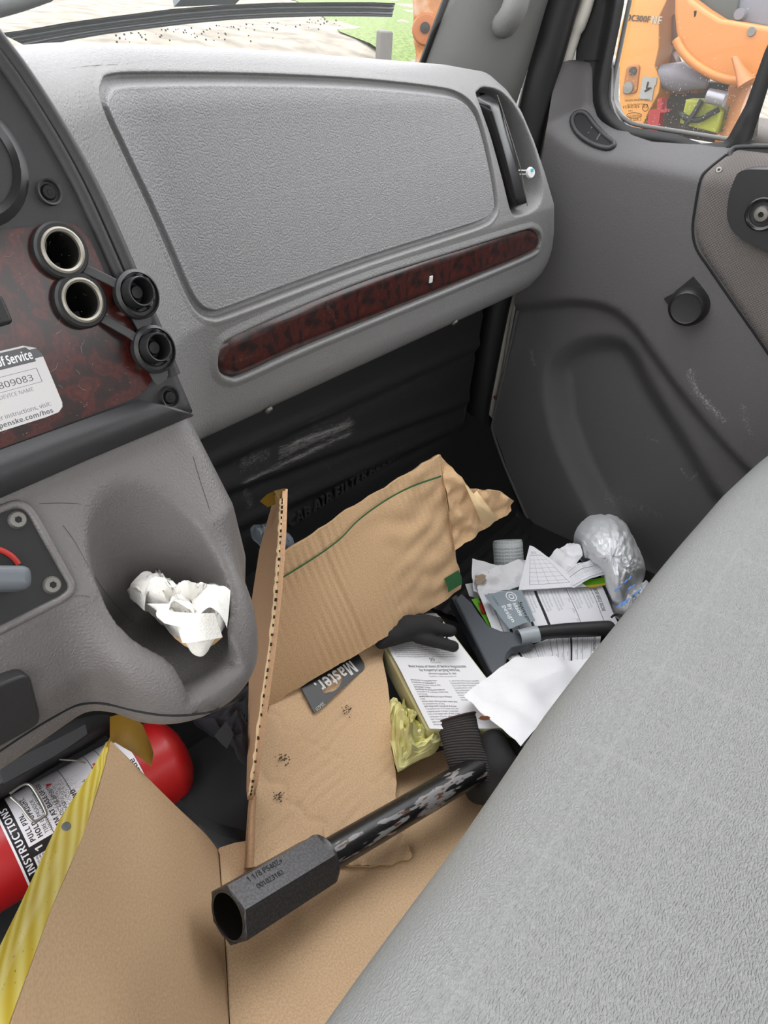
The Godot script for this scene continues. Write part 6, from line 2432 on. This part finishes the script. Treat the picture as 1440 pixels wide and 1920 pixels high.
	b = sheet([890, 1080, 916, 1073, 912, 1090, 893, 1098], low([.118, .118, .114, .114]), 8, 6, .004, 60.0, 3.0)
	part(p2_, "stain", b, mat(Color(0.64, 0.57, 0.48), .9), false, "brown stain")
	paper("white log sheet with a ruled box, one corner pointing up", [993, 1022, 1000, 1024, 1100, 1100, 972, 1106], low([.15, .15, .12, .12]), .004, 12.0, 4.0, paper_mat(ruled_tex()))
	paper("printed form with black bars lying under the squeegee", [896, 1110, 1128, 1096, 1164, 1180, 930, 1200], low([.108, .108, .100, .100]), .003, 9.0, 5.0, paper_mat(f1))
	paper("printed form with wide black bars below the squeegee grip", [945, 1228, 1130, 1160, 1120, 1262, 980, 1262], low([.095, .098, .09, .088]), .003, 9.0, 6.0, paper_mat(f2))
	paper("curled printed form tucked against the plastic bag", [1042, 1082, 1120, 1050, 1136, 1078, 1075, 1104], low([.125, .135, .13, .12]), .006, 20.0, 7.0, paper_mat(f2), func(u: float, v: float) -> float: return .012 * sin(u * PI))
	paper("white paper wrapper crumpled beside the plastic bag", [1018, 1052, 1076, 1012, 1098, 1046, 1058, 1076], low([.12, .13, .125, .12]), .014, 26.0, 8.0, M.paper)
	var rc := paper("large creased white wrapper with a burnt brown spot", [868, 1308, 965, 1234, 1120, 1236, 975, 1402], [.068, .03, -.02, .064], .007, 14.0, 9.0, M.paper, func(u: float, v: float) -> float: return .012 * sin(u * PI) * sin(v * PI))
	var w0 := hy(868, 1308, .068)
	var wn := plane_of(w0, hy(965, 1234, .03), hy(975, 1402, .064))
	b = MB.new()
	pts = PackedVector3Array()
	for q2 in circle2(1.0, 18): pts.append(hp(908 + q2.x * (11 + 3 * nz.get_noise_1d(q2.x * 9)), 1347 + q2.y * (4.5 + 2 * nz.get_noise_1d(q2.y * 9)), w0 + wn * .009, wn))
	b.fan(pts)
	part(rc, "burnt_spot", b, mat(Color(0.36, 0.20, 0.08), .9), false, "burnt brown spot")
	paper("scrap of white paper by the seat edge near the glove", [956, 1398, 990, 1390, 985, 1415, 970, 1412], low([.08, .085, .08, .08]), .003, 20.0, 10.0, M.paper)
	# green folders
	var lime := mat(Color(0.40, 0.68, 0.10), .5)
	var gf := thing("green_folder", hy(910, 1150, .08 - DP), "bright green folder edge with a red label beside the squeegee", "folder")
	part(gf, "cover", sheet([884, 1124, 896, 1120, 926, 1172, 918, 1178], low([.098, .099, .096, .095]), 4, 10, .001, 9.0, 1.0), lime)
	var rd := part(gf, "red_label", sheet([897, 1130, 906, 1130, 914, 1152, 903, 1150], low([.1005, .1005, .0995, .0995]), 3, 4, .0003, 9.0, 1.0), mat(Color(0.62, 0.12, 0.08), .5), false, "red label")
	var gf2 := thing("green_folder", hy(1110, 1094, .1 - DP), "bright green and yellow booklet edge under the plastic bag", "folder")
	part(gf2, "cover", sheet([1080, 1090, 1135, 1082, 1140, 1092, 1096, 1098], low([.12, .12, .118, .118]), 6, 3, .001, 9.0, 1.0), lime)
	part(gf2, "yellow_edge", sheet([1096, 1098, 1140, 1091, 1142, 1096, 1106, 1102], low([.1175, .1175, .116, .116]), 6, 2, .0005, 9.0, 1.0), mat(Color(0.75, 0.66, 0.22), .5))
	var gf3 := thing("green_folder", hy(956, 1225, .08 - DP), "small green folder corner under the squeegee neck", "folder")
	part(gf3, "cover", sheet([950, 1222, 958, 1218, 964, 1236, 954, 1240], low([.093, .094, .09, .09]), 4, 4, .0005, 9.0, 1.0), lime)

	# --- white jar lying behind the papers
	var jr := thing("white_jar", hy(955, 1060, .07 - DP), "small white plastic jar with grey print behind the papers", "jar")
	var ji := img(512, 128, Color(0.80, 0.82, 0.82))
	for r in 7: write(ji, "keep out of reach of children. use in well ventilated area", 8, 20 + r * 15, 13, Color(0.35, 0.36, 0.37))
	rect(ji, 300, 8, 90, 110, Color(0.80, 0.82, 0.82))
	write(ji, "O", 320, 60, 50, Color(0.2, 0.2, 0.2), true)
	var j0 := hy(931, 1066, .075 - DP)
	var j1 := hy(972, 1034, .085 - DP)
	b = MB.new()
	var jd := (j1 - j0).normalized()
	b.lathe([Vector2(0, -.005), Vector2(.028, -.005), Vector2(.031, 0.0), Vector2(.031, .06), Vector2(.029, .066), Vector2(0, .066)], hy(955, 1072, .06 - DP), Vector3(.35, .75, -.4).normalized(), 32)
	part(jr, "jar_body", b, paper_mat(tex(ji)))

	# --- plastic shopping bag
	var pbm := mat(Color(0.97, 0.975, 0.985), .7, 0.0, .3)
	pbm.backlight_enabled = true
	pbm.backlight = Color(.35, .36, .37)
	var pg := thing("plastic_bag", hy(1150, 1120, .05 - DP), "crumpled white plastic shopping bag against the door pocket", "bag")
	b = mound([1076, 1012, 1084, 988, 1106, 968, 1138, 963, 1166, 976, 1186, 1006, 1202, 1042, 1210, 1068, 1204, 1096, 1196, 1120, 1176, 1150, 1150, 1140, 1134, 1104, 1126, 1080, 1108, 1064, 1088, 1046], 0.06 - DP, .16, .017, 17.0, 5.0, 40, 6, 2.6, Vector2.ZERO, 1.0)
	part(pg, "bag_film", b, pbm)
	b = mound([1150, 1120, 1190, 1104, 1212, 1090, 1216, 1116, 1200, 1150, 1172, 1164, 1150, 1150], 0.07 - DP, .06, .022, 24.0, 9.0, 24, 6, 2.0, Vector2.ZERO, 1.0)
	part(pg, "bag_tail", b, pbm)
	b = MB.new()
	rng.seed = 44
	for k in 9:
		var u := rng.randf_range(1150, 1200)
		var v := rng.randf_range(1085, 1140)
		var c := hy(u, v, .19 - DP)
		var ln := PackedVector3Array()
		for j in 4: ln.append(hy(u + j * 4, v - j * 3 + rng.randf_range(-2, 2), .135))
		b.tube(ln, .0012, 5, true, .4)
	part(pg, "blue_print", b, mat(Color(0.30, 0.50, 0.78), .6), false, "bits of blue print")

	# --- ribbed rubber mat on the footwell floor
	var fm := thing("floor_mat", hy(900, 1020, FL), "black ribbed rubber mat on the footwell floor", "mat")
	part(fm, "mat_sheet", board(px([720, 960, 860, 880, 925, 930, 1010, 1030, 1120, 1110, 1000, 1180, 860, 1160, 760, 1120]), hy(900, 1020, FL + .012), Vector3.UP, .010, .006, func(p: Vector2) -> float: return .003 * pow(absf(sin(p.y * 130.0)), 3.0)), M.rubber)
	# --- clear wrap by the carton, dark cloth, foam mat, mesh bag
	var cw := thing("clear_wrap", hy(530, 1010, .2), "crumpled clear plastic wrap behind the standing carton side", "wrap")
	var cm := mat(Color(0.42, 0.45, 0.48), .2)
	b = mound([470, 992, 486, 984, 508, 990, 536, 998, 552, 1020, 540, 1036, 520, 1040, 500, 1030, 476, 1012], .24, .03, .022, 30.0, 3.0, 12, 3, 2.0)
	part(cw, "wrap_film", b, cm)
	var dk := thing("foam_mat", hy(360, 1500, .02), "thick black foam slab lying beside the box wall", "mat")
	b = MB.new()
	var fo := hy(370, 1500, .07)
	b.slab(MB.rounded(_p2(px([296, 1462, 330, 1420, 390, 1380, 470, 1370, 480, 1480, 470, 1560, 412, 1545, 350, 1510]), fo, Vector3.UP), .008, 3), fo, fr[0], fr[1], -.045, 0, .008)
	part(dk, "slab", b, M.carpet)
	b = MB.new()
	var f3 := hy(390, 1560, .045)
	b.slab(MB.rounded(_p2(px([350, 1515, 412, 1548, 470, 1565, 470, 1590, 420, 1590, 405, 1585]), f3, Vector3.UP), .004, 2), f3, fr[0], fr[1], -.03, 0, .004)
	part(dk, "lower_layer", b, mat(Color(0.16, 0.165, 0.17), .9))
	var ck := thing("dark_cloth", hy(430, 1400, .06), "dark purple-black crumpled cloth beside the standing cardboard", "cloth")
	b = mound([362, 1352, 400, 1340, 440, 1310, 470, 1290, 480, 1340, 478, 1400, 476, 1440, 452, 1430, 430, 1392, 396, 1376], .09, .05, .035, 15.0, 11.0, 18, 3, 2.0)
	part(ck, "cloth_fold", b, mat(Color(0.135, 0.125, 0.145), .85))
	var ms := img(64, 64, Color(0.06, 0.06, 0.06))
	for y in 64:
		for x in 64:
			if (x % 8) < 3 and (y % 8) < 3: ms.set_pixel(x, y, Color(0.34, 0.34, 0.35))
	var mm := mat(Color(1, 1, 1), .8)
	mm.albedo_texture = tex(ms)
	mm.uv1_scale = Vector3(3, 3, 1)
	b = MB.new()
	pts = PackedVector3Array()
	for r in [[402, 1380, 424, 1352], [412, 1392, 432, 1364], [426, 1404, 438, 1378]]:
		for j in 4:
			var f := j / 3.0
			pts.append(hy(lerpf(r[0], r[2], f), lerpf(r[1], r[3], f), .15))
	b.grid(pts, 4)
	part(ck, "mesh_patch", b, mm, false, "grey mesh patch")
	var bg := thing("mesh_bag", hy(60, 1450, .06), "black bag with mesh side pocket behind the fire extinguisher", "bag")
	b = mound([-120, 1470, -60, 1420, 0, 1400, 60, 1375, 130, 1350, 190, 1340, 214, 1352, 190, 1380, 140, 1410, 90, 1440, 40, 1475, 0, 1500, -80, 1540], .12, .08, .012, 9.0, 14.0, 18, 3, 2.4)
	part(bg, "bag_body", b, mat(Color(0.125, 0.125, 0.13), .7))
	b = MB.new()
	pts = PackedVector3Array()
	for r in [[0, 1438, 6, 1470], [40, 1418, 50, 1446], [90, 1394, 98, 1420], [130, 1374, 136, 1396], [160, 1358, 164, 1376]]:
		for j in 4:
			var f := j / 3.0
			pts.append(hy(lerpf(r[0], r[2], f), lerpf(r[1], r[3], f), .212))
	b.grid(pts, 4)
	var mm2 := mm.duplicate()
	mm2.uv1_scale = Vector3(3, 12, 1)
	part(bg, "mesh_pocket", b, mm2, false, "mesh pocket")

const DP := 0.15
func low(a: Array) -> Array:
	var q := []
	for k in a: q.append(k - DP)
	return q
func paper(label: String, q: Array, ys: Array, amp: float, freq: float, seed_: float, m: Material, fold = null) -> Node3D:
	var c := Vector3.ZERO
	for k in 4: c += hy(q[k * 2], q[k * 2 + 1], ys[k]) * .25
	var t := thing("paper_sheet", c, label, "paper", "loose papers in the footwell")
	var b := sheet(q, ys, 28, 22, amp, freq, seed_, fold)
	if label.begins_with("printed form"):
		for k in b.uv.size(): b.uv[k] = Vector2(b.uv[k].y, 1.0 - b.uv[k].x)
	part(t, "leaf", b, m)
	return t
func knit_color() -> Image:
	var im := img(64, 64, Color.WHITE)
	for y in 64:
		for x in 64:
			var h := .5 + .5 * sin(TAU * y / 16.0)
			im.set_pixel(x, y, Color(0.45, 0.43, 0.43).lerp(Color(1, 1, 1), h))
	return im
func ruled_tex() -> ImageTexture:
	var im := img(256, 256, Color(0.92, 0.92, 0.935))
	var g := Color(0.45, 0.45, 0.48)
	frame(im, 40, 60, 170, 170, 2, g)
	for k in 6: rect(im, 40, 90 + k * 24, 170, 1, g)
	for k in 3: rect(im, 80 + k * 42, 60, 1, 170, g)
	write(im, "DAILY LOG", 60, 50, 18, g)
	return tex(im)
func book_tex() -> ImageTexture:
	var im := img(900, 1200, Color(0.87, 0.87, 0.88))
	var k := Color(0.17, 0.17, 0.18)
	var filler := ["made a delivery in Philadelphia, Pennsylvania. You drive again at 7 p.m. the next", "period. The driver has driven for 10 hours and must take 10 consecutive hours off", "At 1 p.m. the driver arrives home and goes off duty until the start of day two.", "limits of the 14-hour duty period, and the 11-hour driving limit end at 8 p.m."]
	for r in 20: write(im, filler[r % 4], 40 + (r % 3) * 6, 40 + r * 24, 20, k, false, 1.02)
	write(im, "SO", 410, 540, 46, k, true)
	write(im, "Keepsafe", 400, 566, 30, Color(.5, .5, .5), false)
	write(im, "Main Points of Hours of Service Regulations", 120, 612, 36, k, true, .86)
	write(im, "for Property-Carrying Vehicles", 220, 650, 36, k, true, .86)
	write(im, "Effective September 29, 2020", 300, 682, 22, k, true)
	write(im, "Copyright J. J. Keller & Associates, Inc.", 290, 708, 18, k)
	var items := ["Off-duty time: 10 consecutive hours.", "On-duty time: No driving after 14", "consecutive hours after coming on duty.", "Driving time: 11 hours.", "Rest breaks: No driving after 8 hours of", "driving without 30 consecutive minutes away", "from driving.", "Weekly limits: 60 hours/7 days or 70 hours/", "8 days.", "34-hour restart: 60/70-hour limit restarts after", "34 consecutive hours off duty.", "Split sleeper berth: One period of at least", "7 consecutive hours in the sleeper berth and", "a separate period of at least 2 consecutive", "hours in the sleeper berth, off duty, or any", "combination of the two, adding up to at", "least 10 hours total. Neither period counts", "against the 14-hour limit when the", "second period is taken."]
	for r in items.size(): write(im, items[r], 60, 752 + r * 23, 19, k, items[r].contains(":"), .86)
	var rt := ["11- and 14-hour rules must be re-calculated", "from the end of the first of the two periods", "Up to 2 hours riding in the passenger seat", "immediately before or after a 7-hour sleeper", "berth period may be logged as off duty.", "Short-haul 16-hour exception: Once per week", "on-duty period can be extended to 16 hours if", "a driver has been released from duty at", "the normal work reporting location for"]
	for r in rt.size(): write(im, rt[r], 480, 752 + r * 23, 19, k, false, .86)
	speckle(im, 200, Color(.4, .4, .4, .6), 3, 2)
	return tex(im)
